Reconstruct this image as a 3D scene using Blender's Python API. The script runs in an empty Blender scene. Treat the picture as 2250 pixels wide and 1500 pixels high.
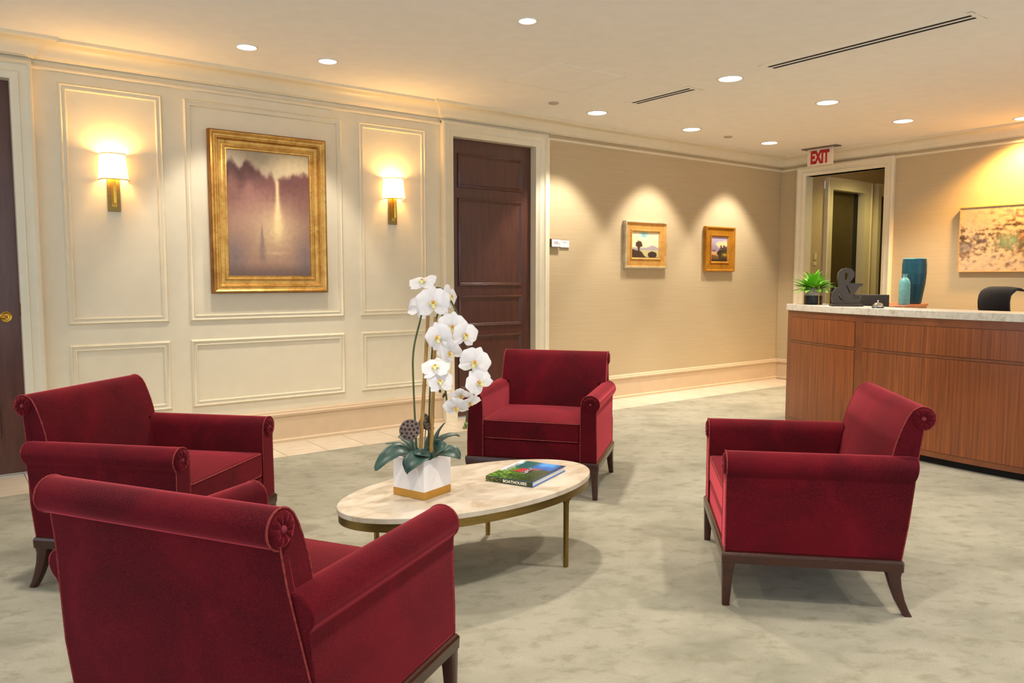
import bpy, bmesh, math, random
from mathutils import Vector, Matrix, noise
random.seed(7)
PI = math.pi
sc = bpy.context.scene
COL = sc.collection

# ------------------------------------------------------------------ camera, world, exposure
cam = bpy.data.cameras.new('camera'); camo = bpy.data.objects.new('camera', cam); COL.objects.link(camo)
cam.sensor_width = 36.0; cam.lens = 36.0 * 1693.7 / 2250.0
camo.location = (0, 0, 1.27)
camo.rotation_euler = (PI / 2 - 0.0820445, 0, -0.643733)
cam.clip_start = 0.05
sc.camera = camo
w = bpy.data.worlds.new('room_light'); sc.world = w; w.use_nodes = True
WB = w.node_tree.nodes['Background']
WB.inputs[0].default_value = (0.84, 0.91, 1.0, 1); WB.inputs[1].default_value = 1.48
sc.view_settings.view_transform = 'Standard'; sc.view_settings.look = 'None'
sc.view_settings.exposure = 0.10; sc.view_settings.gamma = 1.0; sc.view_settings.use_curve_mapping = False

WARM = (1.0, 0.90, 0.78)
P_DOWN, P_WASH, P_ART, P_SCONCE = 150, 140, 66, 11

# ------------------------------------------------------------------ constants of the room
D = 5.797      # long wall plane (y)
R = 8.558      # reception wall plane (x)
H = 2.76       # ceiling

# ------------------------------------------------------------------ materials
def lin(c):
    c = c / 255.0
    return c / 12.92 if c <= 0.04045 else ((c + 0.055) / 1.055) ** 2.4
def rgb(r, g, b): return (lin(r), lin(g), lin(b), 1.0)
MATS = {}
class NT:
    def __init__(s, name):
        s.m = bpy.data.materials.new(name); s.m.use_nodes = True
        s.t = s.m.node_tree; s.n = s.t.nodes; s.l = s.t.links
        s.b = s.n['Principled BSDF']; MATS[name] = s.m
    def add(s, kind, **kw):
        nd = s.n.new(kind)
        for k, v in kw.items():
            if isinstance(v, (int, float, str, bool)): setattr(nd, k, v)
        return nd
    def coords(s, scale=(1, 1, 1), kind='Object'):
        tc = s.add('ShaderNodeTexCoord'); mp = s.add('ShaderNodeMapping')
        s.l.new(tc.outputs[kind], mp.inputs[0]); mp.inputs['Scale'].default_value = scale
        return mp.outputs[0]
    def noise(s, vec, scale=5, detail=4, rough=0.5, dist=0.0):
        nd = s.add('ShaderNodeTexNoise'); s.l.new(vec, nd.inputs['Vector'])
        nd.inputs['Scale'].default_value = scale; nd.inputs['Detail'].default_value = detail
        nd.inputs['Roughness'].default_value = rough; nd.inputs['Distortion'].default_value = dist
        return nd.outputs[0]
    def ramp(s, fac, stops):
        nd = s.add('ShaderNodeValToRGB'); s.l.new(fac, nd.inputs[0]); cr = nd.color_ramp
        while len(cr.elements) < len(stops): cr.elements.new(0.5)
        for e, (p, c) in zip(cr.elements, stops): e.position = p; e.color = c
        return nd.outputs[0]
    def mix(s, fac, a, b, mode='MIX'):
        nd = s.add('ShaderNodeMix'); nd.data_type = 'RGBA'; nd.blend_type = mode
        for i, v in ((0, fac), (6, a), (7, b)):
            if hasattr(v, 'links') or isinstance(v, bpy.types.NodeSocket): s.l.new(v, nd.inputs[i])
            else: nd.inputs[i].default_value = v
        return nd.outputs[2]
    def base(s, c):
        if isinstance(c, bpy.types.NodeSocket): s.l.new(c, s.b.inputs['Base Color'])
        else: s.b.inputs['Base Color'].default_value = c
        return s
    def set(s, **kw):
        for k, v in kw.items(): s.b.inputs[k.replace('_', ' ')].default_value = v
        return s
    def bump(s, h, strength=0.2, dist=0.002):
        nd = s.add('ShaderNodeBump'); s.l.new(h, nd.inputs['Height'])
        nd.inputs['Strength'].default_value = strength; nd.inputs['Distance'].default_value = dist
        s.l.new(nd.outputs[0], s.b.inputs['Normal']); return s

def plain(name, c, rough=0.5, metal=0.0, var=0.06, scale=9.0, **kw):
    t = NT(name); v = t.coords()
    n = t.noise(v, scale, 3)
    a = tuple(x * (1 - var) for x in c[:3]) + (1,); b = tuple(min(1, x * (1 + var)) for x in c[:3]) + (1,)
    t.base(t.ramp(n, [(0.3, a), (0.7, b)])); t.set(Roughness=rough, Metallic=metal, **kw)
    return t.m
plain('ceiling_paint', rgb(244, 240, 233), 0.9, var=0.02)
plain('cream_paint', rgb(225, 214, 187), 0.42, var=0.025)
plain('base_paint', rgb(204, 180, 148), 0.5, var=0.03)
plain('sprinkler_grey', rgb(178, 166, 148), 0.5)
plain('white_trim', rgb(228, 222, 208), 0.5)
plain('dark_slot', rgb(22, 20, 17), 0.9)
plain('corridor_door', rgb(74, 62, 34), 0.5, var=0.12)
plain('black_plastic', rgb(18, 17, 16), 0.35)
plain('black_gloss', rgb(10, 10, 11), 0.12)
plain('black_cloth', rgb(26, 22, 19), 0.9)
plain('charcoal_board', rgb(58, 52, 44), 0.6)
plain('iron', rgb(72, 64, 55), 0.45, metal=0.35)
plain('chrome', rgb(225, 222, 215), 0.08, metal=1.0)
plain('steel_plate', rgb(120, 108, 90), 0.45, metal=0.5)
plain('plaque_white', rgb(236, 230, 230), 0.35)
plain('plaque_back', rgb(110, 80, 55), 0.5)
plain('ink', rgb(110, 98, 98), 0.7)
plain('exit_white', rgb(232, 214, 190), 0.4)
plain('exit_red', rgb(178, 24, 26), 0.5)
plain('planter_white', rgb(236, 232, 230), 0.12, var=0.01)
plain('planter_gold', rgb(196, 146, 62), 0.38, metal=0.55)
plain('soil', rgb(44, 32, 24), 0.95, var=0.5, scale=120)
plain('stem_green', rgb(72, 84, 38), 0.5, var=0.25, scale=30)
plain('bud_green', rgb(112, 128, 56), 0.5)
plain('bud_dark', rgb(62, 52, 34), 0.5)
plain('pod_brown', rgb(98, 82, 74), 0.8, var=0.25, scale=40)
plain('pod_hole', rgb(22, 16, 13), 0.9)
plain('lip_yellow', rgb(232, 222, 150), 0.5, var=0.2, scale=60)
plain('lip_orange', rgb(214, 150, 60), 0.5)
plain('page_white', rgb(222, 220, 214), 0.8)
plain('book_blue', rgb(20, 104, 196), 0.25)
plain('book_text_white', rgb(246, 243, 232), 0.4)
plain('book_text_grey', rgb(98, 104, 112), 0.4)
plain('switch_white', rgb(226, 214, 176), 0.4)
plain('button_velvet', rgb(120, 26, 38), 0.8)
plain('linen_band', rgb(206, 170, 116), 0.8)

def brass(name, c, rough):
    t = NT(name); v = t.coords((1, 1, 14)); n = t.noise(v, 14, 3)
    t.base(t.ramp(n, [(0.3, tuple(x * .8 for x in c[:3]) + (1,)), (0.7, c)])); t.set(Metallic=0.9, Roughness=rough)
brass('brass', rgb(190, 148, 66), 0.3)
brass('polished_brass', rgb(214, 170, 70), 0.14)
brass('antique_brass', rgb(146, 120, 66), 0.36)

def wood(name, dark, light, sc_, rough=0.4, coat=0.2, scale=3.0, bump=0.05):
    t = NT(name); v = t.coords(sc_); n1 = t.noise(v, scale, 6, 0.6, 0.4)
    n2 = t.noise(t.coords(), 1.3, 2)
    c = t.ramp(n1, [(0.25, dark), (0.5, tuple((a + b) / 2 for a, b in zip(dark, light))), (0.75, light)])
    c = t.mix(t.ramp(n2, [(0.35, (0, 0, 0, 1)), (0.7, (0.35, 0.35, 0.35, 1))]), c, tuple(x * 0.72 for x in dark[:3]) + (1,))
    t.base(c); t.set(Roughness=rough); t.b.inputs['Coat Weight'].default_value = coat; t.b.inputs['Coat Roughness'].default_value = 0.25
    t.bump(n1, bump, 0.001)
wood('door_wood', rgb(70, 38, 30), rgb(98, 56, 42), (9, 9, 1.2), 0.36, 0.25)
wood('desk_wood', rgb(104, 52, 24), rgb(178, 100, 48), (0.1, 26, 0.55), 0.34, 0.3, 3.0)
wood('desk_frame_wood', rgb(112, 62, 34), rgb(150, 86, 46), (1, 3, 3), 0.36, 0.3)
wood('chair_wood', rgb(44, 17, 11), rgb(66, 28, 19), (3, 3, 10), 0.26, 0.25)
wood('credenza_wood', rgb(138, 66, 24), rgb(186, 100, 42), (3, 3, 10), 0.35, 0.3)
wood('bamboo', rgb(150, 110, 48), rgb(194, 156, 86), (30, 30, 4), 0.45, 0.1)

# velvet
t = NT('velvet'); v = t.coords()
big = t.noise(v, 4.2, 3, 0.55, 0.6); fine = t.noise(v, 420, 2, 0.7)
c = t.ramp(big, [(0.30, rgb(48, 2, 8)), (0.50, rgb(67, 3, 12)), (0.74, rgb(90, 6, 18))])
c = t.mix(t.ramp(fine, [(0.45, (0, 0, 0, 1)), (0.72, (0.55, 0.55, 0.55, 1))]), c, rgb(134, 26, 40))
t.base(c); t.set(Roughness=0.92); t.b.inputs['Specular IOR Level'].default_value = 0.15
t.bump(fine, 0.25, 0.001)
sn = t.add('ShaderNodeBsdfSheen'); sn.inputs['Color'].default_value = rgb(236, 92, 106); sn.inputs['Roughness'].default_value = 0.34
ad = t.add('ShaderNodeAddShader'); out = t.n['Material Output']
t.l.new(t.b.outputs[0], ad.inputs[0]); t.l.new(sn.outputs[0], ad.inputs[1]); t.l.new(ad.outputs[0], out.inputs[0])
t = NT('velvet_piping'); v = t.coords(); n = t.noise(v, 90, 2)
t.base(t.ramp(n, [(0.3, rgb(104, 22, 26)), (0.7, rgb(150, 52, 46))])); t.set(Roughness=0.85)

# carpet
t = NT('carpet'); v = t.coords((0.75, 1.5, 1)); v2 = t.coords()
rot = t.add('ShaderNodeVectorRotate'); rot.rotation_type = 'Z_AXIS'; t.l.new(t.coords(), rot.inputs['Vector']); rot.inputs['Angle'].default_value = 0.6
mp = t.add('ShaderNodeMapping'); t.l.new(rot.outputs[0], mp.inputs[0]); mp.inputs['Scale'].default_value = (0.9, 1.35, 1)
a = t.noise(mp.outputs[0], 1.9, 5, 0.6, 0.1); b_ = t.noise(mp.outputs[0], 9.5, 5, 0.66, 0.2); f = t.noise(v2, 170, 3, 0.75)
c1 = t.ramp(a, [(0.30, rgb(132, 129, 112)), (0.5, rgb(157, 153, 135)), (0.70, rgb(171, 166, 149))])
c2 = t.mix(t.ramp(b_, [(0.50, (0, 0, 0, 1)), (0.70, (0.6, 0.6, 0.6, 1))]), c1, rgb(116, 113, 90))
c3 = t.mix(t.ramp(f, [(0.3, (0.35, 0.35, 0.35, 1)), (0.6, (0, 0, 0, 1))]), c2, rgb(120, 115, 93))
t.base(c3); t.set(Roughness=1.0); t.b.inputs['Specular IOR Level'].default_value = 0.05
t.b.inputs['Sheen Weight'].default_value = 0.12
t.bump(f, 0.5, 0.004)

# travertine floor tile, marble top
t = NT('floor_tile'); v = t.coords((1, 3, 1)); n = t.noise(v, 5, 5, 0.6, 0.5)
t.base(t.ramp(n, [(0.3, rgb(194, 180, 158)), (0.7, rgb(212, 200, 180))])); t.set(Roughness=0.4)
plain('grout', rgb(150, 134, 112), 0.9)
t = NT('marble_top'); v = t.coords((1, 1.6, 1)); n = t.noise(v, 4.5, 6, 0.62, 1.0); n2 = t.noise(v, 15, 4, 0.7, 2.0)
c = t.ramp(n, [(0.34, rgb(178, 162, 138)), (0.5, rgb(200, 187, 168)), (0.68, rgb(210, 200, 184))])
c = t.mix(t.ramp(n2, [(0.62, (0, 0, 0, 1)), (0.75, (0.3, 0.3, 0.3, 1))]), c, rgb(166, 148, 120))
t.base(c); t.set(Roughness=0.22)
t = NT('counter_stone'); v = t.coords(); n = t.noise(v, 22, 5, 0.7, 1.0)
t.base(t.ramp(n, [(0.3, rgb(196, 186, 168)), (0.5, rgb(224, 218, 204)), (0.7, rgb(233, 228, 217))])); t.set(Roughness=0.3)
t = NT('pot_marble'); v = t.coords(); n = t.noise(v, 28, 5, 0.6, 1.5)
t.base(t.ramp(n, [(0.3, rgb(96, 88, 80)), (0.6, rgb(168, 160, 148))])); t.set(Roughness=0.5)

# woven wallpaper
t = NT('wallpaper'); v = t.coords((2.2, 2.2, 150)); n = t.noise(v, 1.0, 4, 0.65, 0.0); n2 = t.noise(t.coords((1, 1, 40)), 3.0, 3)
c = t.ramp(n, [(0.3, rgb(184, 164, 129)), (0.7, rgb(194, 175, 140))])
c = t.mix(t.ramp(n2, [(0.3, (0.12, 0.12, 0.12, 1)), (0.6, (0, 0, 0, 1))]), c, rgb(198, 178, 138))
t.base(c); t.set(Roughness=0.62); t.bump(n, 0.06, 0.001)

# gilt frames
def gilt(name, dark, mid, light, metal=0.75, rough=0.36):
    t = NT(name); v = t.coords(); n = t.noise(v, 9, 5, 0.65, 0.6); n2 = t.noise(t.coords((1, 1, 1)), 38, 3, 0.7, 0.5)
    c = t.ramp(n, [(0.3, mid), (0.6, light)])
    c = t.mix(t.ramp(n2, [(0.58, (0, 0, 0, 1)), (0.74, (0.6, 0.6, 0.6, 1))]), c, dark)
    t.base(c); t.set(Metallic=metal, Roughness=rough); t.bump(n2, 0.15, 0.002)
gilt('gilt', rgb(92, 60, 24), rgb(176, 126, 56), rgb(214, 170, 92))
gilt('gilt_edge', rgb(60, 36, 12), rgb(118, 74, 22), rgb(164, 108, 36))
gilt('gilt_pale', rgb(150, 104, 44), rgb(190, 140, 66), rgb(212, 166, 92), 0.35, 0.5)
gilt('gilt_dark', rgb(96, 58, 10), rgb(168, 110, 22), rgb(192, 132, 36), 0.4, 0.45)
gilt('silver_edge', rgb(110, 98, 74), rgb(176, 164, 132), rgb(214, 204, 178), 0.5, 0.4)

t = NT('art'); at_ = t.add('ShaderNodeAttribute'); at_.attribute_name = 'Col'
t.l.new(at_.outputs['Color'], t.b.inputs['Base Color']); t.set(Roughness=0.5)
t = NT('book_art'); at_ = t.add('ShaderNodeAttribute'); at_.attribute_name = 'Col'
t.l.new(at_.outputs['Color'], t.b.inputs['Base Color']); t.set(Roughness=0.18)

# leaves, petals
t = NT('orchid_leaf'); v = t.coords(); n = t.noise(v, 20, 3)
t.base(t.ramp(n, [(0.3, rgb(26, 52, 45)), (0.7, rgb(48, 82, 70))])); t.set(Roughness=0.45)
t = NT('succulent_leaf'); v = t.coords(); n = t.noise(v, 14, 2)
t.base(t.ramp(n, [(0.3, rgb(104, 176, 34)), (0.7, rgb(172, 222, 86))])); t.set(Roughness=0.45)
t = NT('petal'); v = t.coords(); n = t.noise(v, 30, 3)
t.base(t.ramp(n, [(0.3, rgb(232, 230, 232)), (0.7, rgb(250, 249, 250))])); t.set(Roughness=0.6)
tr = t.add('ShaderNodeBsdfTranslucent'); tr.inputs[0].default_value = rgb(240, 236, 236); mx = t.add('ShaderNodeMixShader'); mx.inputs[0].default_value = 0.25
out = t.n['Material Output']; t.l.new(t.b.outputs[0], mx.inputs[1]); t.l.new(tr.outputs[0], mx.inputs[2]); t.l.new(mx.outputs[0], out.inputs[0])

# glazes
t = NT('teal_glaze'); v = t.coords((1, 1, 1))
wv = t.add('ShaderNodeTexWave'); wv.wave_type = 'BANDS'; wv.bands_direction = 'DIAGONAL'; t.l.new(v, wv.inputs[0]); wv.inputs['Scale'].default_value = 34; wv.inputs['Distortion'].default_value = 1.2; wv.inputs['Detail'].default_value = 1.0
t.base(t.ramp(wv.outputs[0], [(0.2, rgb(4, 44, 62)), (0.6, rgb(10, 84, 100)), (0.9, rgb(30, 122, 128))])); t.set(Roughness=0.14)
t.bump(wv.outputs[0], 0.35, 0.003)
t = NT('glaze_art'); at_ = t.add('ShaderNodeAttribute'); at_.attribute_name = 'Col'
t.l.new(at_.outputs['Color'], t.b.inputs['Base Color']); t.set(Roughness=0.15)
t = NT('turquoise_glaze'); v = t.coords(); n = t.noise(v, 60, 4, 0.7)
t.base(t.ramp(n, [(0.3, rgb(84, 160, 168)), (0.7, rgb(134, 198, 196))])); t.set(Roughness=0.4)

def emit(name, c, s):
    t = NT(name); t.base((0.8, 0.8, 0.8, 1)); t.b.inputs['Emission Color'].default_value = c; t.b.inputs['Emission Strength'].default_value = s
emit('lamp_lens', (1.0, 0.97, 0.95, 1), 6.0)
emit('bulb_glow', (1.0, 0.76, 0.36, 1), 40.0)
t = NT('shade_linen'); t.base(rgb(255, 236, 196)); t.set(Roughness=0.9)
t.b.inputs['Emission Color'].default_value = (1.0, 0.80, 0.42, 1); t.b.inputs['Emission Strength'].default_value = 2.2
tr = t.add('ShaderNodeBsdfTranslucent'); tr.inputs[0].default_value = (1.0, 0.86, 0.6, 1); mx = t.add('ShaderNodeMixShader'); mx.inputs[0].default_value = 0.5
out = t.n['Material Output']; t.l.new(t.b.outputs[0], mx.inputs[1]); t.l.new(tr.outputs[0], mx.inputs[2]); t.l.new(mx.outputs[0], out.inputs[0])

# ------------------------------------------------------------------ mesh helpers
class MB:
    """collects vertices and faces of one part"""
    def __init__(s): s.v = []; s.f = []
    def add(s, vs, fs):
        o = len(s.v); s.v += [tuple(p) for p in vs]; s.f += [tuple(i + o for i in q) for q in fs]; return s
    def box(s, x0, x1, y0, y1, z0, z1):
        vs = [(x, y, z) for z in (z0, z1) for y in (y0, y1) for x in (x0, x1)]
        return s.add(vs, [(0, 2, 3, 1), (4, 5, 7, 6), (0, 1, 5, 4), (2, 6, 7, 3), (0, 4, 6, 2), (1, 3, 7, 5)])
    def loft(s, rings, cap0=True, cap1=True, closed=True):
        n = len(rings[0]); vs = [p for r in rings for p in r]; fs = []
        for i in range(len(rings) - 1):
            for j in range(n if closed else n - 1):
                k = (j + 1) % n
                fs.append((i * n + j, i * n + k, (i + 1) * n + k, (i + 1) * n + j))
        if cap0: fs.append(tuple(range(n - 1, -1, -1)))
        if cap1: fs.append(tuple((len(rings) - 1) * n + j for j in range(n)))
        return s.add(vs, fs)
    def tube(s, pts, r, n=8, caps=True, closed=False):
        pts = [Vector(p) for p in pts]; rings = []
        N = len(pts); up = None
        for i, p in enumerate(pts):
            if closed: d = pts[(i + 1) % N] - pts[i - 1]
            else: d = pts[min(i + 1, N - 1)] - pts[max(i - 1, 0)]
            d.normalize()
            if up is None: up = Vector((0, 0, 1)) if abs(d.z) < 0.9 else Vector((1, 0, 0))
            a = d.cross(up)
            if a.length < 1e-5: a = d.orthogonal()
            a.normalize(); b = a.cross(d); up = b
            rr = r[i] if isinstance(r, (list, tuple)) else r
            rings.append([p + a * (rr * math.cos(2 * PI * j / n)) + b * (rr * math.sin(2 * PI * j / n)) for j in range(n)])
        if closed: rings.append(rings[0]); return s.loft(rings, False, False)
        return s.loft(rings, caps, caps)
    def lathe(s, prof, n=32, c=(0, 0, 0), cap0=True, cap1=True):
        rings = [[(c[0] + r * math.cos(2 * PI * j / n), c[1] + r * math.sin(2 * PI * j / n), c[2] + z) for j in range(n)] for r, z in prof]
        return s.loft(rings, cap0, cap1)
    def frame(s, x0, x1, z0, z1, prof, yb, open_bottom=False, axis='y', sgn=-1):
        """rectangular mitred moulding; prof = [(inset from outer edge, height proud of the plane)]; axis y: plane y=yb facing -y; axis x: plane x=yb, x0/x1 run along y"""
        rings = []
        for d, h in prof:
            zb = z0 if open_bottom else z0 + d
            q = [(x0 + d, zb), (x0 + d, z1 - d), (x1 - d, z1 - d), (x1 - d, zb)]
            if axis == 'y': rings.append([(a, yb + sgn * h, z) for a, z in q])
            else: rings.append([(yb + sgn * h, a, z) for a, z in q])
        n = 4; vs = [p for r in rings for p in r]; fs = []
        for i in range(len(rings) - 1):
            for j in range(3 if open_bottom else 4):
                k = (j + 1) % 4; fs.append((i * n + j, i * n + k, (i + 1) * n + k, (i + 1) * n + j))
        return s.add(vs, fs)
    def sweep(s, path, prof):
        """path: xy polyline with the room on its right-hand side; prof: [(offset into room, z)]"""
        P = [Vector(p) for p in path]; rings = []
        for i, p in enumerate(P):
            ns = []
            for a, b in ((i - 1, i), (i, i + 1)):
                if a >= 0 and b < len(P):
                    d = (P[b] - P[a]).normalized(); ns.append(Vector((d.y, -d.x)))
            m = ns[0] if len(ns) == 1 else (ns[0] + ns[1]) / (1 + ns[0].dot(ns[1]))
            rings.append([(p.x + m.x * o, p.y + m.y * o, z) for o, z in prof])
        return s.loft(rings, True, True, closed=False if False else True)
    def mesh(s, name, angle=35):
        me = bpy.data.meshes.new(name); me.from_pydata(s.v, [], s.f); me.update()
        bm = bmesh.new(); bm.from_mesh(me); bmesh.ops.recalc_face_normals(bm, faces=bm.faces); bm.to_mesh(me); bm.free()
        if angle:
            me.shade_smooth(); me.set_sharp_from_angle(angle=math.radians(angle))
        return me
def obj(name, mb, mat, parent=None, bevel=0, seg=2, angle=35, subsurf=0, loc=None, rot=None):
    me = mb.mesh(name, angle) if isinstance(mb, MB) else mb
    o = bpy.data.objects.new(name, me); COL.objects.link(o)
    if mat and not me.materials: me.materials.append(MATS[mat])
    if parent is not None:
        o.parent = parent
        if loc is None and parent.get('_world'): o.location = -Vector(parent.location)
    if loc is not None: o.location = loc
    if rot is not None: o.rotation_euler = rot
    if bevel:
        md = o.modifiers.new('bevel', 'BEVEL'); md.width = bevel; md.segments = seg; md.limit_method = 'ANGLE'; md.angle_limit = math.radians(40)
        md.harden_normals = False
    if subsurf:
        md = o.modifiers.new('subsurf', 'SUBSURF'); md.levels = subsurf; md.render_levels = subsurf
    return o
def thing(name, label, cat, loc=(0, 0, 0), rotz=0.0, group=None, world=False):
    o = bpy.data.objects.new(name, None); COL.objects.link(o)
    o.location = loc; o.rotation_euler = (0, 0, rotz); o.empty_display_size = 0.1
    if world: o['_world'] = 1
    return tag(o, label, cat, group)
def tag(o, label, cat, group=None):
    o['label'] = label; o['category'] = cat
    if group: o['group'] = group
    return o
def structure(o, label=None):
    o['kind'] = 'structure'
    if label: o['label'] = label
    return o
def copy_tree(o, parent=None):
    c = o.copy(); COL.objects.link(c); c.parent = parent
    for ch in [k for k in o.children]: copy_tree(ch, c)
    return c
def text_mesh(body, size, extrude, offset=0.0, align='LEFT', spacing=1.0):
    cu = bpy.data.curves.new('lettering', 'FONT'); cu.body = body; cu.size = size; cu.extrude = extrude; cu.offset = offset; cu.align_x = align
    cu.space_character = spacing; cu.resolution_u = 3
    o = bpy.data.objects.new('lettering', cu); COL.objects.link(o)
    dg = bpy.context.evaluated_depsgraph_get(); dg.update()
    me = bpy.data.meshes.new_from_object(o.evaluated_get(dg)); bpy.data.objects.remove(o); me.materials.clear()
    return me
def fit_mesh(me, x0, x1, y0, y1):
    xs = [v.co.x for v in me.vertices]; ys = [v.co.y for v in me.vertices]
    a, b, c, d = min(xs), max(xs), min(ys), max(ys)
    for v in me.vertices:
        v.co.x = x0 + (v.co.x - a) / (b - a) * (x1 - x0); v.co.y = y0 + (v.co.y - c) / (d - c) * (y1 - y0)
    return me
def art_mesh(nx, ny, pos, col):
    """grid mesh with a colour per vertex; pos(u,v) -> xyz, col(u,v) -> 0-255 rgb"""
    vs = []; cs = []
    for j in range(ny + 1):
        for i in range(nx + 1):
            u, v_ = i / nx, j / ny; vs.append(pos(u, v_)); c = col(u, v_)
            cs += [lin(max(0, min(255, c[0]))), lin(max(0, min(255, c[1]))), lin(max(0, min(255, c[2]))), 1.0]
    fs = [(j * (nx + 1) + i, j * (nx + 1) + i + 1, (j + 1) * (nx + 1) + i + 1, (j + 1) * (nx + 1) + i) for j in range(ny) for i in range(nx)]
    me = bpy.data.meshes.new('picture'); me.from_pydata(vs, [], fs); me.update()
    a = me.color_attributes.new('Col', 'FLOAT_COLOR', 'POINT'); a.data.foreach_set('color', cs)
    return me
def mixc(a, b, t):
    t = max(0.0, min(1.0, t)); return tuple(x + (y - x) * t for x, y in zip(a, b))
def sm(a, b, x):
    t = max(0.0, min(1.0, (x - a) / (b - a))); return t * t * (3 - 2 * t)
def fb(x, y, s=0.0, o=4): return noise.fractal(Vector((x, y, s)), 1.0, 2.0, o)

# ------------------------------------------------------------------ the room shell
fl = structure(obj('floor', MB().box(-3.0, 12.4, -2.5, 5.303, -0.1, 0.0), 'carpet', angle=0), 'sage beige mottled cut pile carpet')
sub = obj('tile_bed', MB().box(-3.0, 12.4, 5.303, D + 0.14, -0.1, -0.004), 'grout', fl, angle=0)
tl = MB().box(-0.153, 0.153, 5.306, D + 0.06, -0.03, 0.001).mesh('tile', 0)
k = 0; x = -2.69
while x < R - 0.2:
    o = obj('tile', tl, 'floor_tile', fl); o.location = (x + 0.155, 0, 0); x += 0.311
tile_end = x
structure(obj('ceiling', MB().box(-3.0, 12.4, -2.5, D + 0.2, H, H + 0.1), 'ceiling_paint', angle=0), 'smooth off white ceiling')

# long wall: door section, panelled section, door section, papered section
wl = structure(obj('wall_left', MB().box(0.56, 3.575, D, D + 0.12, 0, H), 'cream_paint', angle=0), 'cream painted panelled wall')
PROF = [(0, 0), (0.004, 0.011), (0.012, 0.017), (0.018, 0.011), (0.021, 0.009), (0.032, 0.008), (0.036, 0.013), (0.042, 0.013), (0.047, 0.0)]
for a, b in ((0.703, 1.328), (1.465, 2.653), (2.795, 3.422)):
    obj('panel_moulding', MB().frame(a, b, 0.960, 2.524, PROF, D), 'cream_paint', wl, angle=50)
    obj('panel_moulding', MB().frame(a, b, 0.338, 0.829, PROF, D), 'cream_paint', wl, angle=50)
wp = structure(obj('wall_far', MB().box(4.775, R, D, D + 0.12, 0, H), 'wallpaper', angle=0), 'beige woven papered wall')
structure(obj('wall_left_end', MB().box(-3.0, -0.585, D, D + 0.12, 0, H), 'cream_paint', angle=0), 'cream wall beside the door')

CAS = [(0, 0), (0, 0.045), (0.010, 0.052), (0.022, 0.052), (0.027, 0.040), (0.034, 0.036), (0.070, 0.032), (0.074, 0.037), (0.080, 0.032), (0.112, 0.026), (0.118, 0.022)]
def casing(x0, x1, ztop, x_in0, x_in1, name, deep=0.075):
    """casing around an opening of the long wall, outer x0..x1"""
    mb = MB()
    prof = CAS + [(0.118, -deep)]
    mb.frame(x0, x1, 0, ztop, prof, D, True)
    return mb
def door_leaf(x0, x1, ztop, yb, panels, parent):
    lf = obj('door_leaf', MB().box(x0, x1, yb, yb + 0.045, 0.012, ztop), 'door_wood', parent, angle=0)
    for (a, b, c, d) in panels:
        obj('panel_moulding', MB().frame(a, b, c, d, [(0, -0.001), (0.004, 0.012), (0.014, 0.016), (0.02, 0.008), (0.026, 0.010), (0.034, -0.0005)], yb), 'door_wood', lf, angle=50)
    return lf
d2 = structure(thing('door_2', '', ''), 'tall dark brown panelled wooden door in cream casing'); del d2['category']
# right casing is wider than the left one: a pier strip carries it
c2 = casing(3.575, 4.735, 2.62, 0, 0, 'c')
obj('door_casing', c2, 'cream_paint', d2, angle=40)
obj('pier_strip', MB().box(4.735, 4.775, D - 0.038, D + 0.1, 0, 2.60), 'cream_paint', d2, bevel=0.004)
obj('plinth_block', MB().box(3.577, 3.70, D - 0.062, D + 0.02, 0, 0.262), 'cream_paint', d2, bevel=0.004)
obj('plinth_block', MB().box(4.61, 4.777, D - 0.062, D + 0.02, 0, 0.262), 'cream_paint', d2, bevel=0.004)
obj('header_board', MB().box(3.575, 4.775, D - 0.02, D + 0.1, 2.60, H), 'cream_paint', d2, angle=0)
door_leaf(3.66, 4.65, 2.53, D + 0.06, [(3.785, 4.51, 2.075, 2.38), (3.785, 4.51, 1.195, 1.985), (3.785, 4.51, 0.825, 1.112), (3.785, 4.51, 0.25, 0.75)], d2)
d1 = structure(thing('door_1', '', ''), 'dark wooden door with brass lever handle'); del d1['category']
obj('door_casing', casing(-0.59, 0.563, 2.62, 0, 0, 'c'), 'cream_paint', d1, angle=40)
obj('header_board', MB().box(-0.59, 0.563, D - 0.02, D + 0.1, 2.60, H), 'cream_paint', d1, angle=0)
lf1 = door_leaf(-0.50, 0.47, 2.53, D + 0.06, [(-0.36, 0.31, 1.195, 2.38), (-0.36, 0.31, 0.25, 0.93)], d1)
hd = MB(); ring = [(0.032, 0), (0.034, 0.006), (0.028, 0.010), (0.022, 0.009), (0.016, 0.012), (0.016, 0.03)]
hd.loft([[(0.368 + r * math.cos(2 * PI * j / 24), D + 0.062 - h, 1.024 + r * math.sin(2 * PI * j / 24)) for j in range(24)] for r, h in ring])
hd.tube([(0.368, D + 0.04, 1.024), (0.366, D + 0.022, 1.024), (0.35, D + 0.015, 1.024), (0.30, D + 0.013, 1.022), (0.24, D + 0.016, 1.018)], [0.011, 0.011, 0.011, 0.009, 0.008], 10)
obj('lever_handle', hd, 'polished_brass', lf1)
obj('strike_plate', MB().box(0.4435, 0.449, D + 0.005, D + 0.04, 1.03, 1.11), 'brass', d1, angle=0)

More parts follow.
